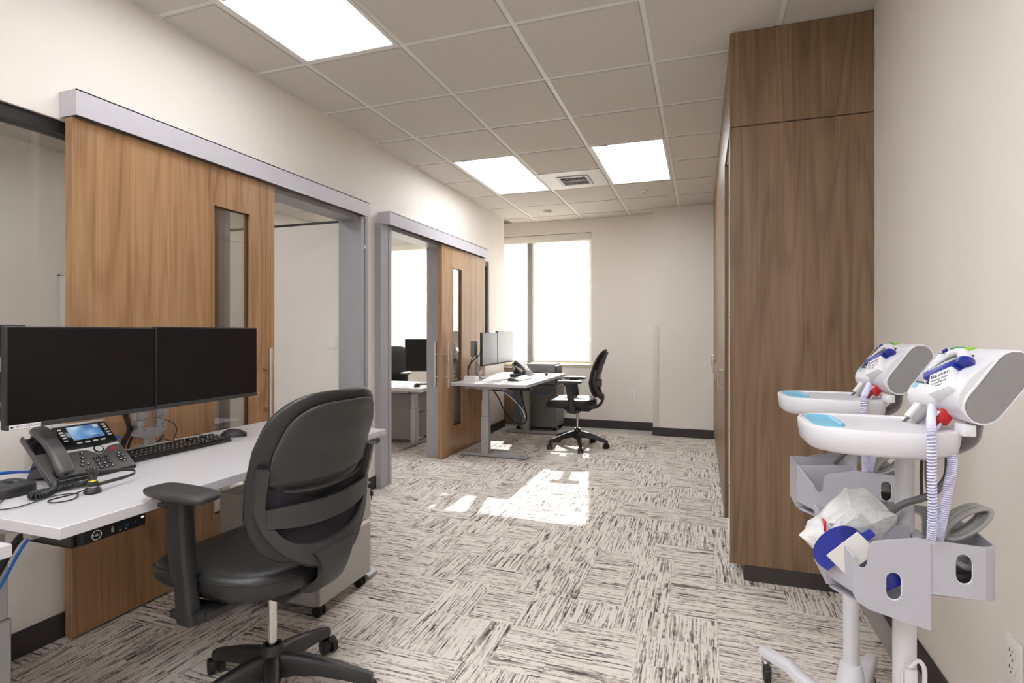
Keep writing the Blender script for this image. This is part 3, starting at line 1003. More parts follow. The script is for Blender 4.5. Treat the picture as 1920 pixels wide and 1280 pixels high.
tall_unit(YCAB, 3.60, 'tall open walnut cabinet unit nearest the camera with the big wood end panel', True)
tall_unit(3.60, 4.39, 'walnut cabinet with a closed door, second from the camera', hy=3.83)
tall_unit(4.39, 5.18, 'walnut cabinet with a closed door, third from the camera', hy=4.55)
tall_unit(5.18, 5.97, 'walnut cabinet with a closed door, second from the wall column', hy=5.30)
tall_unit(5.97, 6.762, 'walnut cabinet with a closed door right against the wall column', hy=6.40)

# ================================================================== DESKS
def desk(name, label, x0, x1, y0, y1, zt, legs, handset=None, th=0.030, colx=None):
    cx, cy = (x0 + x1) / 2, (y0 + y1) / 2
    t = thing(name, label, 'desk', (cx, cy, 0), 0, 'white height adjustable desks')
    B().box(x0, x1, y0, y1, zt - th, zt, 0.0015, 1).build('desk_top', DESKW, t, world=True)
    cxx = cx if colx is None else colx
    for a in (-0.2, 0.2):
        B().box(cxx + a - 0.02, cxx + a + 0.02, min(legs) - 0.02, max(legs) + 0.02, zt - th - 0.04, zt - th).build('crossbeam', SILVER, t, world=True, smooth=False)
    for y in legs:
        lg = B()
        zt2 = zt - th
        lg.box(cxx - 0.042, cxx + 0.042, y - 0.030, y + 0.030, 0.03, 0.40, 0.004, 1)
        lg.box(cxx - 0.037, cxx + 0.037, y - 0.025, y + 0.025, 0.40, 0.56, 0.003, 1)
        lg.box(cxx - 0.032, cxx + 0.032, y - 0.020, y + 0.020, 0.56, zt2 - 0.01, 0.003, 1)
        lo = lg.build('leg', SILVER, t, world=True)
        B().prism([(x0 + 0.05, 0.008), (x1 - 0.035, 0.008), (x1 - 0.035, 0.022), (x1 - 0.07, 0.036), (x0 + 0.09, 0.036), (x0 + 0.05, 0.024)], 'y', y - 0.038, y + 0.038).build('foot', SILVER, lo, world=True, smooth=False)
        bk = B().prism([(cxx - 0.30, zt2 - 0.001), (cxx + 0.30, zt2 - 0.001), (cxx + 0.30, zt2 - 0.008), (cxx + 0.07, zt2 - 0.04), (cxx - 0.07, zt2 - 0.04), (cxx - 0.30, zt2 - 0.008)], 'y', y - 0.028, y + 0.028)
        bk.build('bracket', SILVER, lo, world=True, smooth=False)
        gl = B()
        for q in (x0 + 0.09, x1 - 0.09):
            gl.cyl((q, y, 0.0), (q, y, 0.01), 0.018, n=12)
        gl.build('glide', BLKP, lo, world=True)
    if handset:
        ya, yb = handset
        hs = B().box(x1 - 0.06, x1 + 0.012, ya, yb, zt - th - 0.026, zt - th - 0.002, 0.006)
        ho = hs.build('height_control', BLKP, t, world=True)
        hk = B()
        for k in range(4):
            yy = ya + (yb - ya) * (0.42 + 0.07 * k)
            hk.box(x1 + 0.0125, x1 + 0.0132, yy, yy + 0.004, zt - th - 0.021, zt - th - 0.008)
        hk.build('buttons', GREYM, ho, world=True, smooth=False)
    return t
ZD = 0.735
desk('standing_desk', 'white topped height adjustable desk in front of the near sliding door', -2.30, -1.525, 0.93, 2.44, ZD, [1.0, 2.375], (2.24, 2.37), colx=-1.935)
desk('standing_desk', 'white topped height adjustable desk by the far window', -2.352, -1.56, 4.93, 6.50, ZD, [5.075, 6.42], None, colx=-2.03)
desk('standing_desk', 'corner of a white desk at the lower left edge of the photo', -2.30, -1.533, -0.70, 0.835, 0.73, [-0.5, 0.55])
od = desk('standing_desk', 'lowered white desk inside the office seen through the far doorway', -3.85, -3.10, 4.57, 6.12, 0.657, [4.85, 5.90])
od.location = (-3.475, 5.345, 0); od.rotation_euler = (0, 0, R(90))

# ================================================================== TASK CHAIR (faces local +x)
def back_x(z):
    pts = [(0.50, -0.225), (0.60, -0.205), (0.72, -0.195), (0.85, -0.225), (0.95, -0.262), (1.08, -0.315)]
    for (a, xa), (b2, xb) in zip(pts, pts[1:]):
        if z <= b2:
            u = max(0, (z - a) / (b2 - a)); u = u * u * (3 - 2 * u) * 0.5 + u * 0.5
            return xa + (xb - xa) * u
    return pts[-1][1]
def back_pos(off):
    def f(s, z):
        x = back_x(z) + 0.055 * (s / 0.235) ** 2 - off
        dz = 0.01
        sl = (back_x(z + dz) - back_x(z - dz)) / (2 * dz)
        ds = 0.11 * s / 0.235 ** 2
        n = Vector((1, -ds, -sl)).normalized()
        return (x, s, z), n
    return f
def back_outline(zlo, zhi, k=1.0, n=48, tw=0.19):
    """rounded outline; widest above the middle, narrower towards the foot"""
    pts = []
    zc = (zlo + zhi) / 2; hh = (zhi - zlo) / 2
    for i in range(n):
        a = 2 * math.pi * i / n
        ca, sa = math.cos(a), math.sin(a)
        e = 2 / 4.2
        s = math.copysign(abs(ca) ** e, ca); z = math.copysign(abs(sa) ** e, sa)
        w = 0.236 * (1 - 0.05 * max(0, -z) - 0.10 * max(0, -z) ** 3 - 0.09 * max(0, z) ** 3)
        pts.append((k * w * s, zc + hh * z))
    return pts
def build_chair(label, loc, rotz, legang, arm_z):
    t = thing('task_chair', label, 'chair', loc, rotz, 'black task chairs')
    # base
    B().lathe([(0.0, 0.085), (0.030, 0.085), (0.036, 0.10), (0.040, 0.15), (0.036, 0.195), (0.030, 0.205), (0.022, 0.205), (0.022, 0.19), (0.0, 0.19)], n=20).build('base_hub', BLKP, t)
    for k in range(5):
        a = legang + k * 2 * math.pi / 5
        d = Vector((math.cos(a), math.sin(a), 0)); w = Vector((-d.y, d.x, 0))
        secs = []
        for u, zt, zb, hw in ((0.025, 0.180, 0.100, 0.022), (0.08, 0.172, 0.108, 0.023), (0.16, 0.150, 0.100, 0.021), (0.24, 0.122, 0.080, 0.019), (0.30, 0.100, 0.064, 0.017), (0.325, 0.090, 0.060, 0.0155)):
            p = d * u
            secs.append([p + w * hw + Vector((0, 0, zb)), p + w * hw + Vector((0, 0, zt - 0.012)), p + w * hw * 0.55 + Vector((0, 0, zt)), p - w * hw * 0.55 + Vector((0, 0, zt)), p - w * hw + Vector((0, 0, zt - 0.012)), p - w * hw + Vector((0, 0, zb))])
        lg = B().loft(secs).build('leg', BLKP, t, angle=50)
        cc = d * 0.318
        ca = a + 0.9 + 1.7 * k
        ax = Vector((math.cos(ca), math.sin(ca), 0)); fw = Vector((-ax.y, ax.x, 0))
        c = cc + fw * 0.016 + Vector((0, 0, 0.028))
        cb = B().cyl(cc + Vector((0, 0, 0.035)), cc + Vector((0, 0, 0.066)), 0.011, n=10)
        for s in (-1, 1):
            q = c + ax * (s * 0.017)
            cb.tube([q - ax * 0.011, q - ax * 0.009, q + ax * 0.009, q + ax * 0.011], [0.024, 0.028, 0.028, 0.024], 18)
        cb.obox(c + Vector((0, 0, 0.012)), ax * 0.006, fw * 0.018, Vector((0, 0, 0.018)))
        cb.build('caster', BLKP, lg)
    B().cyl((0, 0, 0.19), (0, 0, 0.40), 0.0145, n=18).build('gas_column', CHROME, t)
    mech = B().prism([(-0.13, 0.395), (0.12, 0.40), (0.15, 0.43), (0.15, 0.455), (-0.15, 0.455), (-0.16, 0.42)], 'y', -0.075, 0.075).cyl((0, 0, 0.375), (0, 0, 0.41), 0.034, n=18).box(-0.04, 0.04, -0.26, 0.26, 0.405, 0.43, 0.006)
    mech.build('tilt_mechanism', BLKP, t)
    B().cyl((0.10, -0.20, 0.405), (0.10, -0.275, 0.405), 0.020, n=18).cyl((0.10, -0.07, 0.41), (0.10, -0.21, 0.405), 0.006).build('tension_knob', BLKS, t)
    # seat
    so = []
    for i in range(56):
        a = 2 * math.pi * i / 56
        e = 2 / 3.6
        ca, sa = math.cos(a), math.sin(a)
        x = math.copysign(abs(ca) ** e, ca); y = math.copysign(abs(sa) ** e, sa)
        so.append((0.062 + 0.268 * x, 0.252 * y * (1 - 0.10 * max(0, -x) ** 2)))
    def seat_pos(x, y):
        fx = max(0, (x - 0.16) / 0.17)
        z = 0.484 - 0.030 * fx ** 2 + 0.008 * (y / 0.25) ** 2
        return (x, y, z), Vector((0, 0, 1))
    sc = B().pillow(so, (0.045, 0), seat_pos, 0.046, 0.042, 8, 18)
    st = sc.build('seat', LEATH, t, angle=60)
    pts = [(seat_pos(x, y)[0]) for x, y in so]
    B().tube([(p[0] + (p[0] - 0.045) * 0.004, p[1] * 1.004, p[2] + 0.020) for p in pts], 0.0022, 5, closed=True).build('seat_piping', LEATH, st)
    sh = [(0.045 + (x - 0.045) * 0.86, y * 0.86) for x, y in so]
    B().prism(sh, 'z', 0.440, 0.458).build('seat_pan', BLKP, t)
    # back cushion
    bo = back_outline(0.545, 1.055)
    bc = B().pillow(bo, (0, 0.80), back_pos(0.0), 0.034, 0.032, 8, 5).build('backrest', LEATH, t, angle=60)
    # rear shell on the upper half, flat lower edge
    ring = [(s * 0.86, 0.80 + (z - 0.80) * 0.88) for s, z in bo]
    up = [(s, z) for s, z in ring if z > 0.815]
    up.sort(key=lambda p: math.atan2(p[1] - 0.815, p[0]))
    up = [(0.200, 0.795)] + up + [(-0.200, 0.795)] + [(-0.200 + 0.040 * k, 0.795 - 0.012 * math.sin(math.pi * k / 10)) for k in range(1, 10)]
    B().pillow(up, (0, 0.90), back_pos(0.034), 0.010, 0.008, 6, 14).build('back_shell', BLKS, t, angle=60)
    # dark fabric field behind the lower half
    lo = [(s * 0.90, 0.80 + (z - 0.80) * 0.90) for s, z in bo if z < 0.83]
    lo.sort(key=lambda p: -math.atan2(p[1] - 0.84, p[0]))
    B().pillow(lo, (0, 0.69), back_pos(0.032), 0.004, 0.004, 5, 14).build('back_fabric', MESHF, t)
    # lumbar band and slot
    def band(zm, hw, off, half, bow, nm, mat, th=0.007):
        secs = []
        for k in range(17):
            s = -half + 2 * half * k / 16
            zz = zm - 0.030 * (s / half) ** 2 * -1 * bow
            p, n = back_pos(off)(s, zz)
            p = Vector(p); hw2 = hw * (1 - 0.25 * (s / half) ** 4)
            upv = Vector((0, 0, 1))
            secs.append([p - n * th + upv * hw2, p + n * th + upv * hw2, p + n * th - upv * hw2, p - n * th - upv * hw2])
        B().loft(secs).build(nm, mat, t, angle=50)
    band(0.690, 0.033, 0.056, 0.206, 0.5, 'lumbar_band', BLKS)
    band(0.758, 0.003, 0.046, 0.160, 0.5, 'lumbar_slot', CHROME if False else BLKS, 0.003)
    # U-shaped rear frame following the lower outline
    path = []
    for k in range(33):
        a = math.pi * k / 32
        s = -0.222 * math.cos(a)
        z = 0.845 - (0.845 - 0.555) * (math.sin(a) ** 0.62)
        s *= 1 - 0.06 * math.sin(a) ** 2
        path.append((s, z, math.sin(a)))
    secs = []
    for i, (s, z, q) in enumerate(path):
        p, n = back_pos(0.040)(s, z)
        p = Vector(p)
        p0 = Vector(back_pos(0.040)(*path[max(0, i - 1)][:2])[0]); p1 = Vector(back_pos(0.040)(*path[min(32, i + 1)][:2])[0])
        tg = (p1 - p0).normalized(); wv = n.cross(tg).normalized()
        hw = 0.017 + 0.024 * q ** 5
        th = 0.017
        secs.append([p + wv * hw * 0.8 + n * th, p + wv * hw + n * th * 0.4, p + wv * hw * 0.85 - n * th, p - wv * hw * 0.85 - n * th, p - wv * hw + n * th * 0.4, p - wv * hw * 0.8 + n * th])
    B().loft(secs).build('back_frame', BLKS, t, angle=55)
    # stem from frame foot forward under the seat
    sp = smooth_path([(-0.262, 0, 0.575), (-0.268, 0, 0.53), (-0.245, 0, 0.475), (-0.19, 0, 0.438), (-0.11, 0, 0.428)], 5)
    ws = [0.085, 0.06, 0.042, 0.036, 0.034]
    secs = []
    for i, p in enumerate(sp):
        u = i / (len(sp) - 1) * 4; k = min(int(u), 3); w = ws[k] + (ws[k + 1] - ws[k]) * (u - k)
        tg = (sp[min(i + 1, len(sp) - 1)] - sp[max(i - 1, 0)]).normalized(); nn = Vector((tg.z, 0, -tg.x))
        secs.append([p + Vector((0, w, 0)) + nn * 0.010, p + Vector((0, w * 0.8, 0)) + nn * 0.017, p + Vector((0, -w * 0.8, 0)) + nn * 0.017, p + Vector((0, -w, 0)) + nn * 0.010, p + Vector((0, -w, 0)) - nn * 0.012, p + Vector((0, w, 0)) - nn * 0.012])
    B().loft(secs).build('back_stem', BLKS, t, angle=55)
    # arms
    for s in (-1, 1):
        y = s * 0.272
        B().prism([(-0.03, 0.405), (0.085, 0.405), (0.09, 0.425), (-0.03, 0.432)], 'y', min(s * 0.20, s * 0.285), max(s * 0.20, s * 0.285)).build('arm_bracket', BLKP, t)
        secs = []
        for z, xo, wx, wy in ((0.398, 0.020, 0.033, 0.020), (0.41, 0.020, 0.035, 0.022), (0.50, 0.036, 0.031, 0.020), (0.545, 0.044, 0.030, 0.019)):
            secs.append([(xo + px, y + py, z) for px, py in rrect(2 * wx, 2 * wy, 0.012, 3)])
        B().loft(secs).build('arm_post', BLKP, t)
        secs = []
        for z, xo, wx, wy in ((0.535, 0.042, 0.036, 0.025), (0.60, 0.050, 0.035, 0.024), (arm_z - 0.06, 0.062, 0.036, 0.024), (arm_z - 0.032, 0.064, 0.046, 0.030), (arm_z - 0.026, 0.064, 0.050, 0.032)):
            secs.append([(xo + px, y + py, z) for px, py in rrect(2 * wx, 2 * wy, 0.012, 3)])
        slv = B().loft(secs).build('arm_sleeve', BLKP, t)
        B().box(0.08, 0.115, y + s * 0.020, y + s * 0.032, arm_z - 0.05, arm_z - 0.038, 0.003).build('arm_button', BLKP, slv)
        B().lathe([(0.0, arm_z - 0.026), (0.038, arm_z - 0.026), (0.038, arm_z - 0.021), (0.0, arm_z - 0.021)], (0.064, y, 0), 20).build('arm_collar', CHROME, slv)
        po = []
        for i in range(40):
            a = 2 * math.pi * i / 40
            e = 2 / 6.0
            ca, sa = math.cos(a), math.sin(a)
            x = math.copysign(abs(ca) ** e, ca); yy = math.copysign(abs(sa) ** e, sa)
            po.append((0.055 + 0.128 * x, y + 0.048 * yy * (1 - 0.12 * x * x)))
        def pad_pos(x, yy):
            return (x, yy, arm_z - 0.008 - 0.10 * (x - 0.055) ** 2), Vector((0, 0, 1))
        B().pillow(po, (0.055, y), pad_pos, 0.012, 0.018, 6, 9).build('arm_pad', BLKS, t, angle=60)
    return t
ch1 = build_chair('large black leather task chair in the foreground, seen from behind', (-1.335, 1.447, 0), R(174), R(23.8 - 174), 0.775)
ch2 = build_chair('black task chair seen from the side at the far desk by the window', (-1.26, 5.80, 0.0), R(187), R(0 - 187), 0.735)
ch3 = dup(ch2, 'black chair back just visible inside the office through the far doorway', (-3.78, 6.05, 0), R(-78))

# ================================================================== PEDESTALS
def pedestal(name, label, loc, w, d, h, mat, key=False):
    """front faces local +x; origin at the centre of the foot print on the floor"""
    t = thing(name, label, 'filing cabinet', loc)
    B().box(-d / 2, d / 2 - 0.02, -w / 2, w / 2, 0.058, h, 0.002, 1).build('body', mat, t)
    zs = [(0.062, 0.312), (0.332, 0.478)] if h < 0.54 else [(0.062, 0.33), (0.35, h - 0.045)]
    for a, b2 in zs:
        dr = B().box(d / 2 - 0.02, d / 2, -w / 2 + 0.001, w / 2 - 0.001, a, b2, 0.002, 1).build('drawer', mat, t)
        B().prism([(d / 2 - 0.02, b2), (d / 2 + 0.001, b2), (d / 2 + 0.001, b2 - 0.006), (d / 2 - 0.006, b2 + 0.012), (d / 2 - 0.02, b2 + 0.015)], 'y', -w / 2 + 0.002, w / 2 - 0.002).build('finger_pull', GRIDW if mat is PEDG else mat, dr, smooth=False)
    B().box(d / 2 - 0.02, d / 2, -w / 2 + 0.001, w / 2 - 0.001, zs[1][1] + 0.016, h).build('lock_rail', mat, t, smooth=False)
    for x in (-d / 2 + 0.05, d / 2 - 0.035):
        for y in (-w / 2 + 0.04, w / 2 - 0.04):
            c = B().cyl((x, y, 0.04), (x, y, 0.06), 0.010, n=10).box(x - 0.016, x + 0.012, y - 0.012, y + 0.012, 0.026, 0.048, 0.004)
            for s in (-1, 1):
                c.cyl((x, y + s * 0.008, 0.024), (x, y + s * 0.019, 0.024), 0.024, n=16)
            c.build('caster', BLKP, t)
    if key:
        ky = w / 2 - 0.028; kz = h - 0.014; kx = d / 2
        B().cyl((kx, ky, kz), (kx + 0.008, ky, kz), 0.009, n=14).build('lock', CHROME, t)
        k = B().box(kx + 0.008, kx + 0.024, ky - 0.0015, ky + 0.0015, kz - 0.010, kz + 0.010, 0.001, 1)
        k.tube(smooth_path([(kx + 0.022, ky, kz - 0.006), (kx + 0.026, ky, kz - 0.018), (kx + 0.022, ky, kz - 0.028), (kx + 0.018, ky, kz - 0.018)], 5, True), 0.0009, 5, closed=True)
        k.box(kx + 0.014, kx + 0.032, ky - 0.0015, ky + 0.0015, kz - 0.046, kz - 0.026, 0.001, 1).box(kx + 0.020, kx + 0.026, ky - 0.001, ky + 0.001, kz - 0.066, kz - 0.046)
        k.build('keys', BLKP, t)
    return t
pedestal('mobile_pedestal', 'grey steel drawer pedestal with keys in its lock under the near desk', (-1.805, 2.12, 0), 0.38, 0.55, 0.50, PEDG, True)
pedestal('mobile_pedestal', 'dark grey steel drawer pedestal under the printer beyond the far desk', (-1.97, 6.755, 0), 0.38, 0.56, 0.575, PEDD)
pedestal('mobile_pedestal', 'grey drawer pedestal in the office behind the far doorway', (-3.22, 5.50, 0), 0.38, 0.50, 0.56, PEDD)
pr = thing('printer', 'grey desktop printer on the drawer pedestal beyond the far desk', 'printer', (-1.90, 6.74, 0.575))
B().box(-2.085, -1.715, 6.59, 6.90, 0.577, 0.835, 0.012, 3).build('body', PEDD, pr, world=True)
B().box(-1.725, -1.700, 6.60, 6.89, 0.60, 0.82, 0.008, 2).build('front_panel', BLKP, pr, world=True)
B().box(-2.08, -1.72, 6.595, 6.895, 0.834, 0.845, 0.004, 1).build('lid', WMEL, pr, world=True)
B().box(-1.72, -1.685, 6.63, 6.86, 0.64, 0.652, 0.003, 1).build('tray', PEDD, pr, world=True)

# ================================================================== MONITORS (screen faces local +x, origin under the middle on the screen plane)
def monitor(label, y0, y1, x, z0, z1, mat, sticker=False):
    cy = (y0 + y1) / 2
    t = thing('monitor', label, 'monitor', (x, cy, z0), 0, 'flat desk monitors')
    B().box(x - 0.028, x - 0.002, y0, y1, z0, z1, 0.004, 2).build('casing', BLKP, t, world=True)
    B().box(x - 0.003, x, y0 + 0.006, y1 - 0.004, z0 + 0.016, z1 - 0.005).build('screen', mat, t, world=True, smooth=False)
    B().box(x - 0.004, x + 0.001, y0 + 0.001, y1 - 0.001, z0, z0 + 0.015, 0.001, 1).build('chin', BLKS, t, world=True)
    B().box(x - 0.060, x - 0.028, cy - 0.09, cy + 0.09, z0 + 0.07, z0 + 0.24, 0.012, 2).build('rear_housing', BLKP, t, world=True)
    if sticker:
        st = B().box(x + 0.001, x + 0.0016, y0 + 0.008, y0 + 0.092, z0 + 0.001, z0 + 0.0145).build('asset_sticker', STICK, t, world=True, smooth=False)
        B().text('GMPCCUNA0067U', 0.0102, (x + 0.0017, y0 + 0.054, z0 + 0.0078), (0, 1, 0), (0, 0, 1), 0.0001).box(x + 0.0016, x + 0.0018, y0 + 0.011, y0 + 0.017, z0 + 0.005, z0 + 0.011).build('lettering', BLKP, st, world=True, smooth=False)
    return t
monitor('left dark screen of the near desk, with a white asset sticker at its corner', 1.056, 1.531, -1.97, 0.932, 1.247, SCRN, True)
monitor('right dark screen of the near desk, ending before the door glass', 1.535, 2.040, -1.97, 0.934, 1.2505, SCRN)
monitor('left screen of the far desk with a painted pale reflection, nearer the door', 5.035, 5.455, -2.05, 0.895, 1.232, SCRN2)
monitor('right screen of the far desk with a painted pale reflection, nearer the window', 5.465, 5.965, -2.05, 0.895, 1.248, SCRN2)
om = monitor('dark monitor inside the office seen through the far doorway', -0.26, 0.26, 0, 0, 0.36, SCRN)
om.location = (-2.87, 5.45, 0.80); om.rotation_euler = (0, 0, R(-70))
os_ = B().box(-0.07, -0.05, -0.02, 0.02, -0.14, 0.10).box(-0.16, 0.06, -0.11, 0.11, -0.142, -0.132, 0.004).build('stand', BLKP, om)
bm_ = monitor('black monitor top edge visible through the sidelight left of the near screens', 1.36, 1.80, -3.2, 1.108, 1.266, SCRN)
bs_ = thing('office_printer', 'black and white office machine glimpsed through the sidelight at the left edge', 'printer', (-3.35, 1.50, 0.735))
B().box(-3.5, -3.2, 1.25, 1.74, 0.735, 0.82, 0.004, 1).build('base', WMEL, bs_, world=True)
B().box(-3.5, -3.2, 1.25, 1.74, 0.82, 0.889, 0.004, 1).build('paper_tray', WMEL, bs_, world=True)
B().box(-3.5, -3.205, 1.25, 1.74, 0.889, 1.039, 0.006, 1).build('body', BLKP, bs_, world=True)
B().box(-3.5, -3.2, 1.25, 1.74, 1.039, 1.105, 0.004, 1).build('lid', WMEL, bs_, world=True)
ot = thing('office_table', 'office side table behind the sidelight glazing', 'table', (-3.4, 1.5, 0))
B().box(-3.75, -3.05, 0.9, 2.1, 0.705, 0.735, 0.002, 1).build('table_top', DESKW, ot, world=True)
for x in (-3.70, -3.10):
    for y in (0.95, 2.05):
        B().box(x - 0.02, x + 0.02, y - 0.02, y + 0.02, 0, 0.705).build('leg', SILVER, ot, world=True)

# ---- twin monitor arms
def twin_arm(label, base, posts, mons, z0):
    bx_, by_ = base
    t = thing('dual_screen_stand', label, 'monitor arm', (bx_, by_, z0))
    B().lathe([(0.0, 0.0), (0.062, 0.0), (0.062, 0.006), (0.055, 0.013), (0.028, 0.017), (0.0, 0.017)], (bx_, by_, z0), 28).build('base_plate', ARMM, t, world=True)
    B().cyl((bx_, by_, z0 + 0.015), (bx_, by_, z0 + 0.06), 0.021, n=20).build('column', ARMM, t, world=True)
    yk = B()
    py0, py1 = posts
    yk.prism([(py0 - 0.021, z0 + 0.062), (by_ - 0.03, z0 + 0.045), (by_ + 0.03, z0 + 0.045), (py1 + 0.021, z0 + 0.075), (py1 + 0.021, z0 + 0.105), (py1 - 0.02, z0 + 0.088), (py0 + 0.02, z0 + 0.088), (py0 - 0.021, z0 + 0.105)], 'x', bx_ - 0.02, bx_ + 0.02)
    for py in posts:
        yk.cyl((bx_, py, z0 + 0.062), (bx_, py, z0 + 0.125), 0.021, n=18)
    yk.build('yoke', ARMM, t, world=True)
    dots = B()
    for py in posts:
        for k in range(3):
            dots.cyl((bx_ + 0.020, py + 0.006, z0 + 0.112 - 0.013 * k), (bx_ + 0.0215, py + 0.006, z0 + 0.112 - 0.013 * k), 0.0022, n=8)
    dots.build('screws', BLKP, t, world=True)
    for py, (mx, my, mz) in zip(posts, mons):
        el = B().cyl((bx_, py, z0 + 0.127), (bx_, py, z0 + 0.185), 0.022, n=18).box(bx_ - 0.02, bx_ + 0.024, py - 0.02, py + 0.022, z0 + 0.13, z0 + 0.185, 0.006)
        lk = el.build('elbow', ARMM, t, world=True)
        p0 = Vector((bx_ + 0.01, py, z0 + 0.165)); p1 = Vector((mx - 0.085, my, mz))
        B().tube([p0, p0.lerp(p1, 0.5) + Vector((-0.02, 0, 0.0)), p1], [(0.018, 0.012)] * 3, 10).build('link', ARMM, lk, world=True)
        B().box(mx - 0.095, mx - 0.060, my - 0.05, my + 0.05, mz - 0.05, mz + 0.05, 0.006).build('mount_plate', ARMM, lk, world=True)
    return t
twin_arm('silver twin monitor arm holding the two dark screens of the near desk', (-2.23, 1.705), (1.662, 1.748), ((-1.97, 1.293, 1.085), (-1.97, 1.787, 1.088)), ZD)
twin_arm('silver twin monitor arm holding the two pale screens of the far desk', (-2.26, 5.44), (5.40, 5.485), ((-2.05, 5.245, 1.05), (-2.05, 5.715, 1.055)), ZD)

# ================================================================== DESK PHONE  (local: faces +x, width along y; origin at front edge middle on the desk)
def build_phone(label, loc, rotz):
    t = thing('desk_phone', label, 'telephone', loc, rotz, 'desk phones')
    th = R(43)
    U = Vector((0, 1, 0)); V = Vector((-math.cos(th), 0, math.sin(th))); W = Vector((math.sin(th), 0, math.cos(th)))
    O = Vector((0, 0, 0.010))
    W0 = 0.197; Hs = 0.225
    def pt(u, v, w=0.0): return O + U * u + V * v + W * w
    def slab(u0, u1, v0, v1, w0, w1, r=0.0, seg=2):
        return B().obox(pt((u0 + u1) / 2, (v0 + v1) / 2, (w0 + w1) / 2), U * ((u1 - u0) / 2), V * ((v1 - v0) / 2), W * ((w1 - w0) / 2), r, seg)
    u0, u1 = -W0 / 2, W0 / 2
    body = slab(u0 - 0.075, u1, 0.0, 0.128, -0.020, 0.0, 0.006)
    body.obox(pt((u0 + u1) / 2 - 0.036, 0.175, -0.012), U * (W0 / 2 - 0.018), V * 0.05, W * 0.008, 0.004)
    body.build('body', PHG, t)
    B().obox(pt(0, 0.17, 0.0025), U * (0.088), V * 0.053, W * 0.006, 0.003).build('display_housing', PHK, t)
    B().obox(pt(0, 0.222, 0.002), U * (0.089), V * 0.006, W * 0.0075, 0.003).build('top_bezel', PHS, t)
    B().obox(pt(0.004, 0.180, 0.0088), U * 0.052, V * 0.030, W * 0.0006).build('screen', PHSCR, t, smooth=False)
    scr = B().obox(pt(0.045, 0.201, 0.0096), U * 0.008, V * 0.006, W * 0.0001).obox(pt(0.028, 0.165, 0.0096), U * 0.014, V * 0.0012, W * 0.0001)
    scr.build('screen_icons', PRINT, t, smooth=False)
    # silver swoosh with navigation ring
    sw_ = []
    n = 24
    for k in range(n + 1):
        u = -0.088 + 0.176 * k / n
        sw_.append((u, 0.1175 - 0.004 * math.cos(u / 0.088 * math.pi / 2)))
    low = []
    for k in range(n + 1):
        u = 0.088 - 0.176 * k / n
        g = math.exp(-((u - 0.010) / 0.026) ** 2)
        low.append((u, 0.108 - 0.027 * g))
    B().plate(sw_ + low, [], pt(0, 0, 0.0005), U, V, 0.0035).build('silver_band', PHS, t)
    c = pt(0.010, 0.099, 0.004)
    B().tube([c, c + W * 0.003], [0.0165, 0.0165], 24).build('navigation_ring', PHK, t)
    B().tube([c + W * 0.002, c + W * 0.005], [0.0125, 0.0115], 24).build('centre_button', PHS, t)
    keys = B(); digs = B()
    lab = ['1', '2', '3', '4', '5', '6', '7', '8', '9', '*', '0', '#']
    for i in range(12):
        r_, cc = divmod(i, 3)
        uu = -0.006 + (cc - 1) * 0.0185 + 0.008; vv = 0.066 - r_ * 0.0145
        keys.obox(pt(uu, vv, 0.001), U * 0.0068, V * 0.0046, W * 0.0028, 0.001, 1)
        digs.text(lab[i], 0.0075, pt(uu, vv, 0.0040), U, V, 0.0001)
    for uu, vv in ((-0.052, 0.076), (-0.060, 0.061), (-0.067, 0.047), (-0.048, 0.049), (0.064, 0.066), (0.058, 0.054), (0.074, 0.054), (0.060, 0.040), (0.075, 0.041), (0.068, 0.030), (-0.046, 0.096)):
        keys.obox(pt(uu, vv, 0.001), U * 0.0066, V * 0.0042, W * 0.0026, 0.001, 1)
        digs.obox(pt(uu, vv, 0.0038), U * 0.0022, V * 0.0014, W * 0.0001)
    keys.obox(pt(-0.050, 0.024, 0.001), U * 0.016, V * 0.0036, W * 0.0026, 0.001, 1)
    digs.obox(pt(-0.061, 0.024, 0.0038), U * 0.0014, V * 0.001, W * 0.0001).obox(pt(-0.039, 0.024, 0.0038), U * 0.0014, V * 0.0014, W * 0.0001)
    ks = keys.build('keypad', PHK, t); ks['kind'] = 'stuff'
    dg_ = digs.build('key_symbols', PRINT, t, smooth=False); dg_['kind'] = 'stuff'
    sk = B()
    for k in range(5):
        for s in (-1, 1):
            sk.obox(pt(s * 0.072 + (0.002 if s > 0 else 0.0), 0.203 - 0.0125 * k, 0.009), U * 0.0060, V * 0.0032, W * 0.0018, 0.001, 1)
    for k in range(4):
        sk.obox(pt(-0.036 + 0.026 * k, 0.136, 0.009), U * 0.0085, V * 0.0032, W * 0.0018, 0.001, 1)
    so_ = sk.build('soft_keys', PHS, t); so_['kind'] = 'stuff'
    B().obox(pt(0.058, 0.093, 0.001), U * 0.009, V * 0.0042, W * 0.003, 0.001, 1).build('release_key', REDP, t)
    # cradle and handset on the left
    slab(u0 - 0.082, u0 - 0.074, 0.0, 0.205, -0.014, 0.004, 0.003).build('cradle_edge', PHG, t)
    slab(u0 - 0.075, u0 - 0.012, 0.05, 0.20, -0.016, -0.004, 0.003).build('cradle', PHK, t)
    hp = []
    for k in range(13):
        u = k / 12
        v = 0.012 + 0.196 * u
        arch = 0.026 + 0.017 * math.sin(math.pi * u)
        hp.append((v, arch))
    secs = []
    for k, (v, wv) in enumerate(hp):
        e = abs(k / 12 - 0.5) * 2
        hw = 0.0235 + 0.0035 * e ** 2; tk = 0.0125 + 0.007 * e ** 4
        if k in (0, 12): hw *= 0.82; tk *= 0.75
        secs.append([pt(u0 - 0.043 + a, v, wv + b2) for a, b2 in rrect(2 * hw, 2 * tk, min(hw, tk) * 0.8, 4)])
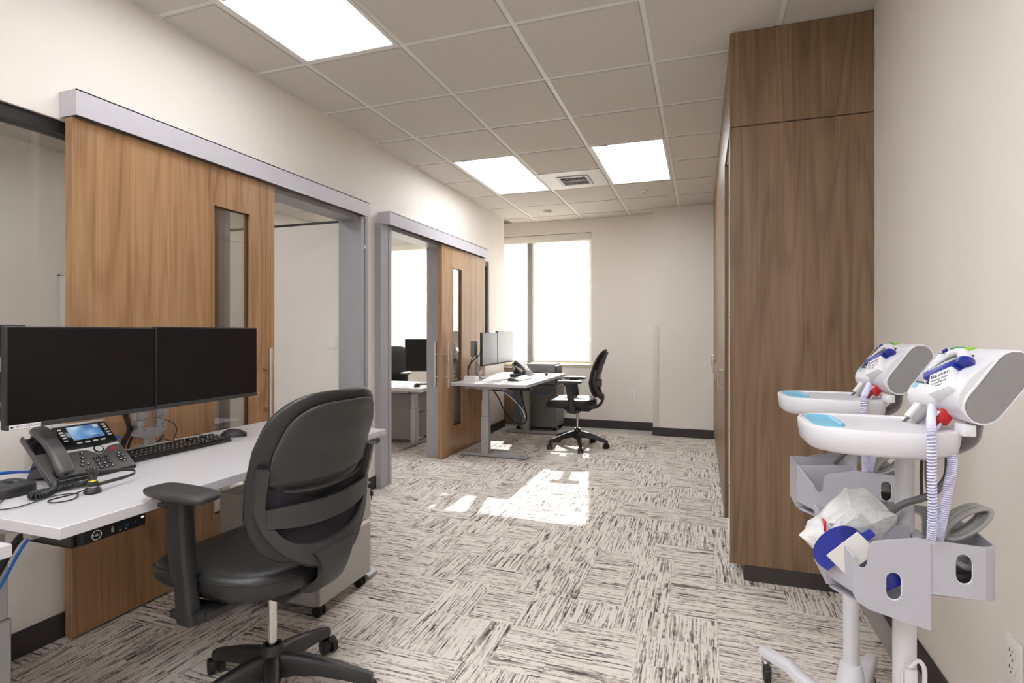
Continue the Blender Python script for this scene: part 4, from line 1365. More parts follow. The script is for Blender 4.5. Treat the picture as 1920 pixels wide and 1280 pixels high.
    hs_ = B().loft(secs).build('handset', PHG, t, angle=60)
    for v in (0.034, 0.186):
        c0 = pt(u0 - 0.043, v, 0.030); 
        B().tube([c0, pt(u0 - 0.043, v, -0.006)], [0.024, 0.019], 20).build('earpiece', PHK, hs_)
    # rear stand wedge
    a = pt(0, 0.15, -0.020); b2 = pt(0, 0.05, -0.020)
    st = B().prism([(a.x, a.z), (b2.x, b2.z), (-0.155, 0.002), (-0.175, 0.002)], 'y', -0.15, 0.06)
    st.build('stand', PHK, t, smooth=False)
    B().box(-0.022, 0.0, -W0 / 2 - 0.075, W0 / 2, 0.0, 0.012, 0.003).build('front_foot', PHK, t)
    B().obox(pt(u1 - 0.004, 0.138, 0.001), U * 0.014, V * 0.006, W * 0.0006).build('blue_tab', BLUEC, t, smooth=False)
    return t
ph1 = build_phone('large charcoal desk phone with lit blue display on the near desk', (-1.948, 1.345, ZD), R(0))
ph2 = dup(ph1, 'grey desk phone on the far desk beside the window', (-1.86, 6.05, ZD), R(-8))

# ================================================================== KEYBOARDS and MICE
def build_keyboard(label, loc, rotz):
    """typed on from local +x, long axis local y"""
    t = thing('keyboard', label, 'keyboard', loc, rotz, 'black desktop keyboards')
    secs = []
    for y in (-0.221, -0.219, 0.219, 0.221):
        k = 0.985 if abs(y) > 0.22 else 1.0
        secs.append([(x * k, y, z) for x, z in ((0.064, 0.002), (0.064, 0.009), (0.058, 0.012), (-0.056, 0.022), (-0.064, 0.021), (-0.064, 0.004))])
    B().loft(secs).build('body', BLKP, t)
    ks = B(); lg = B()
    def z_at(x): return 0.012 + (0.058 - x) / 0.114 * 0.010
    rows = [-0.050, -0.027, -0.0085, 0.010, 0.0285, 0.047]
    for r_, x in enumerate(rows):
        y = -0.210
        while y < 0.205:
            w = 0.0165
            if r_ == 5 and -0.135 < y < -0.04: w = 0.092
            if r_ in (2, 3, 4) and y < -0.209: w = 0.0165 + 0.005 * (r_ - 1)
            if abs(y - 0.075) < 0.012 or abs(y - 0.138) < 0.010: y += 0.008
            ks.obox((x, y + w / 2, z_at(x) + 0.003), (0.0078 if r_ else 0.006, 0, -0.0007), (0, w / 2 - 0.0012, 0), (0, 0, 0.003))
            if w < 0.03: lg.obox((x - 0.002, y + 0.006, z_at(x) + 0.0063), (0.002, 0, -0.0002), (0, 0.0014, 0), (0, 0, 0.0001))
            y += w + 0.0025
    k1 = ks.build('keys', KEYM, t, smooth=False); k1['kind'] = 'stuff'
    k2 = lg.build('key_legends', PRINT, t, smooth=False); k2['kind'] = 'stuff'
    return t
kb1 = build_keyboard('black wired keyboard in front of the dark screens on the near desk', (-2.085, 1.715, ZD), R(-1.5))
kb2 = dup(kb1, 'keyboard lying in sunlight on the far desk', (-1.80, 5.50, ZD), R(-4))

def build_mouse(label, loc, rotz):
    t = thing('computer_mouse', label, 'mouse', loc, rotz, 'black computer mice')
    secs = []
    for k in range(13):
        u = k / 12
        x = -0.055 + 0.11 * u
        w = 0.030 * math.sin(math.pi * min(max(u * 0.93 + 0.035, 0), 1)) ** 0.42
        h_ = 0.036 * math.sin(math.pi * (0.06 + 0.86 * u ** 0.8)) ** 0.6
        ring = []
        for j in range(14):
            a = 2 * math.pi * j / 14
            yy = w * math.cos(a); zz = h_ * max(0, math.sin(a)) ** 0.8 if math.sin(a) > 0 else 0.002 * math.sin(a)
            ring.append((x, yy, 0.0025 + zz))
        secs.append(ring)
    sh = B().loft(secs).build('shell', BLKP, t, angle=70)
    B().cyl((-0.030, -0.003, 0.028), (-0.030, 0.003, 0.028), 0.007, n=12).build('scroll_wheel', BLKS, t)
    return t
m1 = build_mouse('black computer mouse at the right of the near desk keyboard', (-2.093, 2.022, ZD), R(42))
m2 = dup(m1, 'black mouse on the lowered office desk through the far doorway', (-2.86, 5.18, 0.657), R(100))

# ---- small things on the near desk
hb_ = thing('headset_amplifier', 'black headset amplifier box at the left end of the near desk', 'headset base', (-1.995, 1.075, ZD))
secs = []
for z, k in ((0.0, 0.94), (0.006, 1.0), (0.026, 1.0), (0.034, 0.93), (0.037, 0.80)):
    secs.append([(x * k, y * k, z) for x, y in rrect(0.125, 0.105, 0.03, 6)])
B().loft(secs).build('body', BLKP, hb_, angle=50)
B().box(-0.018, 0.018, -0.004, 0.006, 0.036, 0.042, 0.002).build('slider_switch', BLKS, hb_)
B().box(-0.004, 0.016, 0.016, 0.017, 0.0371, 0.0374).build('print_mark', PRINT, hb_)

hd = thing('headset', 'black headset with yellow-topped ear cup lying on the near desk', 'headset', (-1.765, 1.168, ZD))
B().lathe([(0.0, 0.0), (0.020, 0.0), (0.0235, 0.006), (0.021, 0.014), (0.016, 0.020), (0.0, 0.020)], n=24).build('ear_cushion', BLKP, hd)
B().lathe([(0.0, 0.018), (0.0135, 0.018), (0.0135, 0.023), (0.0, 0.023)], n=24).build('chrome_ring', PHS, hd)
B().lathe([(0.0, 0.022), (0.0135, 0.022), (0.0142, 0.034), (0.0125, 0.037), (0.0, 0.037)], n=24).build('ear_cup', BLKP, hd)
B().lathe([(0.0, 0.0365), (0.0105, 0.0365), (0.0095, 0.039), (0.0, 0.039)], n=20).build('yellow_disc', YELF, hd)
def wp(L_, o=(-1.765, 1.168, ZD)):
    return [tuple(Vector(p) - Vector(o)) for p in L_]
B().tube([(p[0], p[1], p[2]) for p in smooth_path([(0.012, 0.008, 0.026), (0.0, 0.055, 0.024), (-0.004, 0.105, 0.024)], 5)], [(0.0055, 0.003)] * 11, 8, flat=(0, 0, 1)).build('slider_arm', BLKS, hd)
B().tube(smooth_path([(-0.004, 0.105, 0.024), (-0.02, 0.148, 0.026), (-0.06, 0.16, 0.03), (-0.11, 0.10, 0.034), (-0.125, 0.02, 0.036), (-0.12, -0.02, 0.036)], 6), [(0.0045, 0.0012)] * 31, 8, flat=(0, 0, 1)).build('headband', BLKP, hd)
B().tube(smooth_path([(0.0, -0.004, 0.036), (-0.006, -0.008, 0.060), (-0.004, 0.006, 0.080), (0.0, 0.012, 0.070), (0.004, 0.004, 0.040)], 6), 0.0018, 6).tube(smooth_path([(0.004, 0.006, 0.036), (-0.01, 0.02, 0.058), (-0.02, 0.03, 0.055)], 6), 0.003, 6).build('ear_loop', BLKP, hd)

cc = B().tube(coil([(-1.93, 1.165, ZD + 0.022), (-1.885, 1.135, ZD + 0.012), (-1.845, 1.085, ZD + 0.011), (-1.85, 1.06, ZD + 0.011), (-1.88, 1.075, ZD + 0.012), (-1.875, 1.12, ZD + 0.012), (-1.865, 1.18, ZD + 0.012), (-1.86, 1.225, ZD + 0.012), (-1.90, 1.25, ZD + 0.018)], 0.0075, 0.0026, 62), 0.0026, 5)
tag(cc.build('handset_cord', BLKP), 'coiled black handset cord in front of the near desk phone', 'cord')
hc_ = B().tube(smooth_path([(-1.778, 1.155, ZD + 0.012), (-1.80, 1.13, ZD + 0.003), (-1.80, 1.07, ZD + 0.003), (-1.76, 1.06, ZD + 0.003), (-1.745, 1.10, ZD + 0.003), (-1.79, 1.14, ZD + 0.004), (-1.83, 1.10, ZD + 0.004), (-1.81, 1.01, ZD + 0.004), (-1.83, 0.97, ZD + 0.003), (-1.87, 0.98, ZD + 0.003), (-1.93, 1.03, ZD + 0.004)], 7), 0.0018, 6)
tag(hc_.build('headset_cable', BLKC), 'thin black headset cable looped on the near desk', 'cable')
for k, (dz, dy) in enumerate(((0.0, 0.0), (-0.006, 0.012))):
    bc_ = B().tube(smooth_path([(-2.10, 1.21 + dy, ZD + 0.03 + dz), (-2.14, 1.15 + dy, ZD + 0.038 + dz), (-2.15, 1.08 + dy, ZD + 0.04 + dz), (-2.13, 1.01 + dy, ZD + 0.03 + dz), (-2.12, 0.95 + dy, ZD + 0.006)], 7), 0.003, 7)
    tag(bc_.build('network_cable', BLUEC), ('upper' if k == 0 else 'lower') + ' of two blue network cables arching behind the near desk phone', 'cable')
ab = thing('acrylic_holder', 'small clear acrylic block standing behind the near desk phone', 'holder', (-2.20, 1.30, ZD))
B().box(-2.225, -2.175, 1.245, 1.40, ZD, ZD + 0.075, 0.004).build('block', ACRYL, ab, world=True)
B().box(-2.222, -2.179, 1.25, 1.395, ZD + 0.0005, ZD + 0.003).build('foot_pad', WMEL, ab, world=True)
def cable(label, pts, r_, mat, name='cable'):
    o = B().tube(smooth_path(pts, 6), r_, 6).build(name, mat)
    return tag(o, label, 'cable')
cable('black cable bundle dropping behind the near desk left of the arm base', [(-2.06, 1.46, 0.95), (-2.17, 1.56, 0.90), (-2.25, 1.635, 0.82), (-2.315, 1.65, 0.735), (-2.32, 1.66, 0.55)], 0.011, BLKC, 'cable_bundle')
cable('thin black cable in front of the bundle behind the near monitors', [(-2.08, 1.50, 0.95), (-2.20, 1.60, 0.86), (-2.27, 1.665, 0.80), (-2.312, 1.675, 0.735), (-2.32, 1.68, 0.6)], 0.005, BLKC)
cable('thin black keyboard wire rising by the twin arm on the near desk', [(-2.14, 1.80, ZD + 0.012), (-2.19, 1.85, ZD + 0.004), (-2.24, 1.83, ZD + 0.006), (-2.26, 1.86, ZD + 0.05), (-2.25, 1.83, ZD + 0.09), (-2.20, 1.72, ZD + 0.13)], 0.0022, BLKC)
cable('thin black wire looping along the back edge of the near desk', [(-2.20, 1.75, ZD + 0.05), (-2.27, 1.765, ZD + 0.004), (-2.27, 1.80, ZD + 0.02), (-2.265, 1.84, ZD + 0.004), (-2.24, 1.92, ZD + 0.004), (-2.20, 1.90, ZD + 0.004), (-2.14, 1.88, ZD + 0.01)], 0.0022, BLKC)
cable('thin black mouse wire curving off the back of the near desk', [(-2.135, 2.015, ZD + 0.012), (-2.19, 2.0, ZD + 0.004), (-2.25, 1.99, ZD + 0.004), (-2.298, 1.985, ZD + 0.004), (-2.315, 1.985, ZD - 0.03)], 0.0022, BLKC)
cable('black cable running diagonally under the near desk corner', [(-1.70, 1.0, 0.695), (-1.78, 0.985, 0.66), (-1.84, 0.96, 0.55), (-1.90, 0.94, 0.46), (-1.98, 0.92, 0.33)], 0.010, BLKC, 'power_cable')
cable('blue cable running diagonally under the near desk corner', [(-1.68, 1.005, 0.695), (-1.76, 0.99, 0.65), (-1.815, 0.965, 0.54), (-1.88, 0.945, 0.44), (-1.965, 0.925, 0.31)], 0.0045, BLUEC, 'network_cable')

# mini computer under the near desk
pc = thing('mini_computer', 'small black desktop computer in a bracket under the near desk edge', 'computer', (-1.63, 1.10, 0.66))
B().box(-1.725, -1.575, 1.015, 1.195, 0.652, 0.688, 0.003, 1).build('case', BLKP, pc, world=True)
fx = -1.5745
B().box(fx - 0.004, fx, 1.017, 1.193, 0.653, 0.687, 0.001, 1).build('front_panel', KEYM, pc, world=True)
rb = B()
for k in range(34):
    yy = 1.022 + 0.005 * k
    if yy > 1.185: break
    for s, (za, zb) in ((1, (0.654, 0.670)), (-1, (0.670, 0.686))):
        rb.obox((fx + 0.0004, yy, (za + zb) / 2), (0.0006, 0, 0), (0, 0.0006, 0), (0, s * 0.003, 0.0075))
rbo = rb.build('grille_ribs', BLKP, pc, world=True, smooth=False); rbo['kind'] = 'stuff'
lg_ = B().tube([(fx + 0.0014, 1.052 + 0.0125 * math.cos(2 * math.pi * k / 28), 0.670 + 0.0125 * math.sin(2 * math.pi * k / 28)) for k in range(28)], 0.0009, 5, closed=True)
lg_.text('DELL', 0.0082, (fx + 0.0016, 1.052, 0.670), (0, 1, 0), (0, 0, 1), 0.0003)
lg_.build('round_logo', PRINT, pc, world=True)
pp_ = B().box(fx, fx + 0.001, 1.092, 1.099, 0.663, 0.679)
pp_.build('service_tag', GREYM, pc, world=True)
up_ = B().box(fx, fx + 0.001, 1.112, 1.124, 0.668, 0.674).box(fx, fx + 0.001, 1.150, 1.154, 0.669, 0.673)
up_.build('ports', BLKS, pc, world=True)
B().box(fx, fx + 0.0012, 1.130, 1.142, 0.668, 0.673).build('usb_port', BLUEC, pc, world=True)
pm = B().box(fx, fx + 0.0008, 1.114, 1.120, 0.660, 0.662).box(fx, fx + 0.0008, 1.131, 1.137, 0.660, 0.662).box(fx, fx + 0.0008, 1.160, 1.164, 0.670, 0.672)
pm.build('port_marks', PRINT, pc, world=True)
B().box(fx, fx + 0.0012, 1.180, 1.187, 0.678, 0.680).build('power_light', LED, pc, world=True)
br = B().box(-1.77, -1.60, 1.005, 1.012, 0.648, 0.704).box(-1.77, -1.60, 1.198, 1.205, 0.648, 0.704).box(-1.77, -1.60, 1.005, 1.205, 0.6455, 0.650).box(-1.80, -1.60, 0.975, 1.235, 0.699, 0.7045)
br.build('bracket', BLKF, pc, world=True, smooth=False)

# ---- small things on the far desk
wb2 = thing('power_box', 'white plug-in power box with cables on the far desk behind the screens', 'power box', (-2.20, 5.10, ZD))
secs = []
for z, k in ((0.0, 1.0), (0.05, 0.96), (0.056, 0.9)):
    secs.append([(x * k, y * k, z) for x, y in rrect(0.14, 0.09, 0.01, 3)])
B().loft(secs).build('housing', WMEL, wb2)
B().box(0.069, 0.071, -0.03, 0.03, 0.012, 0.04).build('socket_face', GRIDW, wb2)
hb2 = dup(hb_, 'black headset amplifier box beside the far desk phone', (-1.97, 5.82, ZD), R(30))
hd2 = dup(hd, 'black headset lying near the window end of the far desk', (-1.70, 6.14, ZD), R(40))
cable('white cable looped on the far desk in front of the power box', [(-2.13, 5.08, ZD + 0.01), (-2.02, 5.14, ZD + 0.004), (-1.93, 5.26, ZD + 0.004), (-2.0, 5.40, ZD + 0.004), (-1.9, 5.5, ZD + 0.004), (-1.86, 5.72, ZD + 0.004)], 0.004, WMEL)
cable('black cable looped on the far desk under the screens', [(-2.22, 5.38, ZD + 0.02), (-2.05, 5.30, ZD + 0.004), (-1.95, 5.38, ZD + 0.004), (-1.92, 5.55, ZD + 0.004), (-1.99, 5.78, ZD + 0.006)], 0.003, BLKC)
cable('black cables hanging behind the left far screen', [(-2.12, 5.10, 1.0), (-2.20, 5.09, 0.92), (-2.26, 5.16, 0.85), (-2.28, 5.22, 0.77), (-2.30, 5.25, ZD + 0.008)], 0.008, BLKC, 'cable_bundle')
dk = thing('docking_station', 'grey docking unit mounted behind the left far screen', 'dock', (-2.16, 5.05, 1.0))
B().box(-2.175, -2.135, 5.02, 5.12, 0.99, 1.15, 0.008).build('body', PEDD, dk, world=True)
B().box(-2.178, -2.16, 5.03, 5.11, 1.05, 1.12, 0.004).build('cover', GREYM, dk, world=True)
B().tube(smooth_path([(-2.155, 5.03, 0.99), (-2.17, 5.02, 0.93), (-2.20, 5.06, 0.86)], 5), 0.005, 6).build('lead', BLKC, dk, world=True)
mp2 = thing('mini_computer', 'black desktop computer slung under the far desk edge', 'computer', (-1.66, 5.17, 0.65))
B().box(-1.80, -1.585, 5.10, 5.28, 0.662, 0.700, 0.003, 1).build('case', BLKP, mp2, world=True)
B().box(-1.588, -1.583, 5.105, 5.275, 0.665, 0.697).build('front_panel', KEYM, mp2, world=True)
B().box(-1.583, -1.582, 5.12, 5.14, 0.676, 0.686).build('status_mark', GREYM, mp2, world=True)
cable('long black power cable hanging in a loop under the far desk', [(-2.0, 5.14, 0.68), (-1.93, 5.16, 0.58), (-1.88, 5.20, 0.45), (-1.80, 5.26, 0.33), (-1.72, 5.32, 0.30), (-1.70, 5.38, 0.36), (-1.76, 5.45, 0.50), (-1.82, 5.5, 0.68)], 0.007, BLKC, 'power_cable')
cable('blue network cable sagging under the far desk left of the leg', [(-2.0, 5.2, 0.66), (-1.88, 5.22, 0.63), (-1.80, 5.26, 0.60), (-1.77, 5.3, 0.50), (-1.74, 5.34, 0.38)], 0.005, BLUEC, 'network_cable')
cable('blue network cable loop near the window-side leg of the far desk', [(-1.86, 6.0, 0.69), (-1.84, 5.98, 0.60), (-1.78, 6.02, 0.54), (-1.68, 6.1, 0.53), (-1.62, 6.15, 0.57)], 0.006, BLUEC, 'network_cable')
cable('white network cable dangling under the far desk', [(-1.98, 5.25, 0.68), (-1.86, 5.24, 0.60), (-1.80, 5.28, 0.54), (-1.73, 5.33, 0.44), (-1.71, 5.36, 0.36)], 0.005, WMEL, 'network_cable')
cable('thick black lead running under the far desk top', [(-2.05, 5.1, 0.67), (-1.95, 5.2, 0.645), (-1.85, 5.4, 0.66), (-1.8, 5.7, 0.66)], 0.009, BLKC, 'power_cable')
cable('blue cable hanging under the office desk behind the far doorway', [(-2.78, 5.2, 0.62), (-2.76, 5.25, 0.55), (-2.73, 5.32, 0.47), (-2.70, 5.40, 0.42)], 0.006, BLUEC, 'network_cable')

# ================================================================== VITAL SIGNS CARTS  (local: front is -x, origin under the pole)
def stadium(w, h, n=8):
    r = w / 2
    return [(r * math.cos(R(180 * k / n)), h / 2 - r + r * math.sin(R(180 * k / n))) for k in range(n + 1)] + [(-r * math.cos(R(180 * k / n)), -(h / 2 - r) - r * math.sin(R(180 * k / n))) for k in range(n + 1)]

def build_cart(label, loc, rotz):
    t = thing('vital_signs_cart', label, 'medical cart', loc, rotz, 'white vital signs monitor carts')
    # five-star base
    B().lathe([(0.0, 0.062), (0.052, 0.062), (0.056, 0.075), (0.046, 0.11), (0.032, 0.20), (0.028, 0.215), (0.0, 0.215)], n=24).build('base_hub', MEDW, t)
    for k in range(5):
        a = R(138 - 72 * k)
        d = Vector((math.cos(a), math.sin(a), 0)); w = Vector((-d.y, d.x, 0))
        secs = []
        for u, zt, zb, hw in ((0.02, 0.100, 0.060, 0.026), (0.12, 0.088, 0.058, 0.023), (0.165, 0.096, 0.066, 0.022), (0.205, 0.112, 0.084, 0.0215), (0.27, 0.113, 0.087, 0.021), (0.305, 0.111, 0.089, 0.018), (0.316, 0.108, 0.092, 0.010)):
            p = d * u
            secs.append([p + w * hw + Vector((0, 0, zb)), p + w * hw + Vector((0, 0, zt - 0.008)), p + w * hw * 0.7 + Vector((0, 0, zt)), p - w * hw * 0.7 + Vector((0, 0, zt)), p - w * hw + Vector((0, 0, zt - 0.008)), p - w * hw + Vector((0, 0, zb))])
        lg = B().loft(secs).build('base_leg', MEDW, t, angle=50)
        cc = d * 0.293
        ax = Vector((math.cos(a + 0.8), math.sin(a + 0.8), 0)); fw = Vector((-ax.y, ax.x, 0))
        c = cc + fw * 0.014 + Vector((0, 0, 0.0275))
        cs = B().cyl(cc + Vector((0, 0, 0.068)), cc + Vector((0, 0, 0.09)), 0.015, n=12)
        for s in (-1, 1):
            cs.obox(c.lerp(cc + Vector((0, 0, 0.06)), 0.5) + ax * (s * 0.0135), ax * 0.0015, fw * 0.012, Vector((0, 0, 0.024)), 0.001, 1)
        cs.obox(cc + Vector((0, 0, 0.066)) + fw * 0.004, ax * 0.015, fw * 0.018, Vector((0, 0, 0.003)))
        cs.build('caster_fork', CHROME, lg)
        B().tube([c - ax * 0.011, c - ax * 0.008, c + ax * 0.008, c + ax * 0.011], [0.022, 0.0275, 0.0275, 0.022], 22).build('caster_wheel', BLKP, lg)
        B().obox(cc + fw * 0.036 + Vector((0, 0, 0.058)), ax * 0.010, fw * 0.016, Vector((0, 0, 0.004)) - fw * 0.002, 0.003).build('brake_pedal', BLKP, lg)
    B().cyl((0, 0, 0.125), (0, 0, 0.68), 0.0215, n=24).build('lower_pole', MEDW, t)
    B().cyl((0, 0, 0.66), (0, 0, 1.0), 0.0175, n=24).build('upper_pole', MEDW, t)
    B().lathe([(0.018, 0.70), (0.034, 0.70), (0.034, 0.80), (0.028, 0.806), (0.0, 0.806)], n=24).build('pole_collar', MEDL, t)
    # tray
    tp = [(-0.205, -0.070), (-0.196, -0.100), (-0.170, -0.128), (-0.130, -0.146), (-0.07, -0.154), (0.010, -0.156), (0.013, -0.150), (0.013, -0.128), (0.030, -0.124), (0.060, -0.108), (0.078, -0.080), (0.084, -0.02), (0.075, 0.05), (0.058, 0.082), (0.030, 0.104), (0.010, 0.112), (-0.12, 0.112), (-0.170, 0.096), (-0.196, 0.068), (-0.206, 0.03)]
    zt = 1.035
    def ringz(k, z, dx=0.0): return [(-0.06 + (x + 0.06) * k + dx, y * k, z) for x, y in tp]
    tr = B()
    secs = [ringz(0.86, zt - 0.052), ringz(0.93, zt - 0.045), ringz(0.958, zt - 0.020), ringz(0.965, zt - 0.004), ringz(0.955, zt), ringz(0.93, zt), ringz(0.92, zt - 0.004)]
    rings = [[tr.bm.verts.new(p) for p in s] for s in secs]
    n = len(tp)
    for i in range(len(rings) - 1):
        for k in range(n):
            tr.bm.faces.new((rings[i][k], rings[i][(k + 1) % n], rings[i + 1][(k + 1) % n], rings[i + 1][k]))
    tr.bm.faces.new(rings[0][::-1]); tr.bm.faces.new(rings[-1])
    tro = tr.build('tray', MEDW, t, angle=50)
    ins = B()
    w0, l0 = 0.075, 0.135
    io = [(-0.155 + p[0], -0.010 + p[1]) for p in rrect(0.058, 0.145, 0.014, 4)]
    ii = [(-0.155 + p[0] * 0.86, -0.010 + p[1] * 0.93) for p in rrect(0.058, 0.145, 0.014, 4)]
    def z3(L_, z): return [(x, y, z) for x, y in L_]
    ins.loft([z3(io, zt - 0.012), z3(io, zt + 0.0012), z3(ii, zt + 0.0012), z3([(-0.155 + (x + 0.155) * 0.9, y) for x, y in ii], zt - 0.003)], cap=True)
    ins.build('blue_insert', BLUI, tro)
    B().box(-0.09, 0.035, -0.045, 0.045, zt - 0.066, zt - 0.052, 0.003).build('tray_bracket', MEDG, tro)
    B().text('i', 0.014, (-0.2035, -0.055, zt - 0.022), (0.05, -1, 0), (0, 0, 1), 0.0003).build('blue_mark', BLUI, tro)
    # arm: from the tray's rear, down and round and up to the monitor
    ap = smooth_path([(0.02, 0.0, zt - 0.05), (0.075, 0.0, zt - 0.052), (0.112, 0.0, zt - 0.032), (0.122, 0.0, zt + 0.005), (0.118, 0.0, zt + 0.045), (0.108, 0.0, zt + 0.075)], 6)
    B().tube(ap, [(0.011, 0.030)] * len(ap), 12, flat=(1, 0, 0)).build('monitor_arm', MEDG, t)
    # monitor housing: profile tilted back, drawn out along y
    mc = Vector((0.106, 0.0, 1.122)); tl = R(36)
    ax_ = Vector((math.sin(tl), 0, math.cos(tl)))        # up along the face
    nx = Vector((-math.cos(tl), 0, math.sin(tl)))        # out of the face, towards the front
    SC = Matrix.Translation(mc) @ Matrix.Rotation(R(9), 4, 'Z') @ Matrix.Diagonal((0.88, 1.08, 0.88, 1)) @ Matrix.Translation(-mc)
    def mp(a, b2, y): return mc + nx * a + ax_ * b2 + Vector((0, y, 0))
    st_ = stadium(0.080, 0.185, 8)
    secs = []
    for y, k, sh in ((-0.094, 0.90, 0), (-0.092, 0.965, 0), (-0.086, 1.0, 0), (-0.03, 1.0, 0), (0.07, 1.0, 0), (0.086, 0.99, 0), (0.094, 0.93, 0), (0.097, 0.82, 0)):
        secs.append([mp(a * k, b2 * (1 - (1 - k) * 0.45), y) for a, b2 in st_])
    mon = B().loft(secs).build('monitor_housing', MEDW, t, angle=55)
    # raised near-side cheek that swells out of the face and tapers at the top
    sec2 = []
    for y, k in ((-0.0925, 0.94), (-0.088, 1.0), (-0.060, 1.0), (-0.040, 0.90), (-0.024, 0.55), (-0.012, 0.1)):
        pts = []
        for b2, a in ((-0.090, 0.012), (-0.078, 0.040), (-0.055, 0.052), (-0.025, 0.056), (0.005, 0.053), (0.030, 0.046), (0.050, 0.040), (0.062, 0.036), (0.062, 0.0), (-0.090, 0.0)):
            base_a = min(a, 0.036)
            pts.append(mp(base_a + (a - base_a) * k, b2, y))
        sec2.append(pts)
    B().loft(sec2).build('probe_well', MEDW, mon, angle=60)
    cap_o = [(a * 0.86, b2 * 0.93) for a, b2 in st_]
    B().loft([[mp(a, b2, -0.0945) for a, b2 in cap_o], [mp(a, b2, -0.0962) for a, b2 in cap_o]]).build('side_cap', MEDG, mon)
    rim = B().tube([mp(a * 0.94, b2 * 0.965, -0.0935) for a, b2 in st_], 0.0028, 6, closed=True)
    rim.build('side_rim', MEDW, mon)
    # screen with dark frame on the far part of the face
    B().obox(mp(0.0400, 0.008, 0.026), nx * 0.0012, ax_ * 0.046, Vector((0, 0.056, 0))).build('screen_frame', BLKP, mon, smooth=False)
    B().obox(mp(0.0412, 0.008, 0.026), nx * 0.0008, ax_ * 0.043, Vector((0, 0.053, 0))).build('screen', SCRNM, mon, smooth=False)
    # thermometer: navy box with probe in it, set slanting on the cheek
    du = (Vector((0, -1, 0)) * 0.80 + ax_ * 0.60).normalized()   # across the box, upwards to the near side
    dv = nx.cross(du); 
    if dv.z < 0: dv = -dv
    c0 = mp(0.054, -0.010, -0.012)
    B().obox(c0, du * 0.038, dv * 0.010, nx * 0.018, 0.003).build('probe_cover_box', NAVY, mon)
    ct = c0 - dv * 0.040 + du * 0.006
    car = B().obox(ct + nx * 0.0, du * 0.026, dv * 0.032, nx * 0.017, 0.002)
    car.build('probe_carton', STICK, mon)
    tx = B(); tn = ct + nx * 0.0176
    # text reads on the carton's outward face; its right is towards the camera side
    tu = du; tv = dv
    if tu.cross(tv).dot(nx) < 0: tu = -tu
    tx.text('Baxter', 0.0165, tn + dv * 0.018, tu, tv, 0.0002)
    tx.text('Welch Allyn', 0.0085, tn + dv * 0.004, tu, tv, 0.0002)
    tx.text('SureTemp', 0.0085, tn - dv * 0.006, tu, tv, 0.0002)
    tx.text('Probe', 0.0075, tn - dv * 0.016, tu, tv, 0.0002)
    tx.build('lettering', PRINTN, mon, smooth=False)
    cl = c0 + du * 0.046 + dv * 0.006
    B().tube([cl - dv * 0.010, cl + dv * 0.006], [0.018, 0.017], 18).build('probe_collar', NAVY, mon)
    pr_ = smooth_path([cl + dv * 0.004, cl + dv * 0.024 - du * 0.003, cl + dv * 0.044 - du * 0.012, cl + dv * 0.052 - du * 0.032, cl + dv * 0.046 - du * 0.055, cl + dv * 0.036 - du * 0.078], 5)
    rr = [0.0155, 0.0150, 0.0145, 0.0135, 0.0128, 0.0125, 0.0122, 0.0120, 0.0118, 0.0115, 0.0112, 0.0108, 0.0104, 0.010, 0.0095, 0.009, 0.0085, 0.0078, 0.007, 0.006, 0.005, 0.0045, 0.004, 0.0036, 0.003, 0.003]
    B().tube(pr_, rr[:len(pr_)], 14).build('probe', MEDW, mon)
    tip = pr_[-1]
    cx_, cy_ = tip.x, tip.y
    q = [tip, tip + Vector((-0.012, 0.006, -0.012)), tip + Vector((-0.014, 0.004, -0.05)), tip + Vector((-0.004, -0.006, -0.085))]
    B().tube(smooth_path(q, 6), 0.0022, 6).build('probe_lead', CORDL, mon)
    e = SC @ q[-1]
    cp = [e, e.lerp(Vector((-0.006, -0.164, 1.04)), 0.5) + Vector((-0.006, -0.012, 0)), Vector((-0.006, -0.164, 1.04)), Vector((-0.006, -0.166, 0.96)), Vector((0.0, -0.150, 0.88)), Vector((0.012, -0.105, 0.80))]
    B().tube(coil(cp, 0.0062, 0.0021, 78), 0.0021, 5).build('coiled_cord', CORDL, t)
    # stickers, prints
    for yy, m_, b2 in ((0.048, GRN1, 0.074), (0.014, GRN2, 0.070)):
        B().obox(mp(0.031, 0.074, yy), (nx * 0.6 + ax_ * -0.8).normalized() * 0.008, Vector((0, 0.014, 0)), (nx * 0.8 + ax_ * 0.6).normalized() * 0.004).build('sticker', m_, mon, smooth=False)
    B().obox(mp(0.0402, -0.045, 0.074), nx * 0.0006, ax_ * 0.008, Vector((0, 0.008, 0))).build('blue_badge', BLUI, mon)
    B().obox(mp(0.0402, -0.058, -0.005), nx * 0.0008, ax_ * 0.003, Vector((0, 0.002, 0))).obox(mp(0.0402, -0.058, 0.004), nx * 0.0008, ax_ * 0.002, Vector((0, 0.001, 0))).build('print_marks', PRINTN, mon)
    B().cyl(mp(0.037, 0.062, 0.070), mp(0.041, 0.063, 0.070), 0.007, n=12).build('power_button', NAVY, mon)
    B().hull([mp(-0.035, -0.06, -0.05), mp(-0.035, -0.06, 0.05), mp(-0.035, 0.0, -0.05), mp(-0.035, 0.0, 0.05), mp(-0.075, -0.045, -0.04), mp(-0.075, -0.045, 0.04), mp(-0.070, -0.015, -0.04), mp(-0.070, -0.015, 0.04)]).build('rear_battery', MEDW, mon)
    # connectors under the monitor
    dn = -ax_
    k0 = mp(0.012, -0.084, 0.028)
    B().tube([k0, k0 + dn * 0.03, k0 + dn * 0.05], [0.0115, 0.0105, 0.006], 14).build('round_connector', MEDG, mon)
    B().tube(smooth_path([k0 + dn * 0.045, k0 + dn * 0.08, Vector((0.07, 0.05, 1.0)), Vector((0.05, 0.04, 0.92)), Vector((0.05, 0.03, 0.84))], 6), 0.0045, 8).build('grey_lead', GREYC, mon)
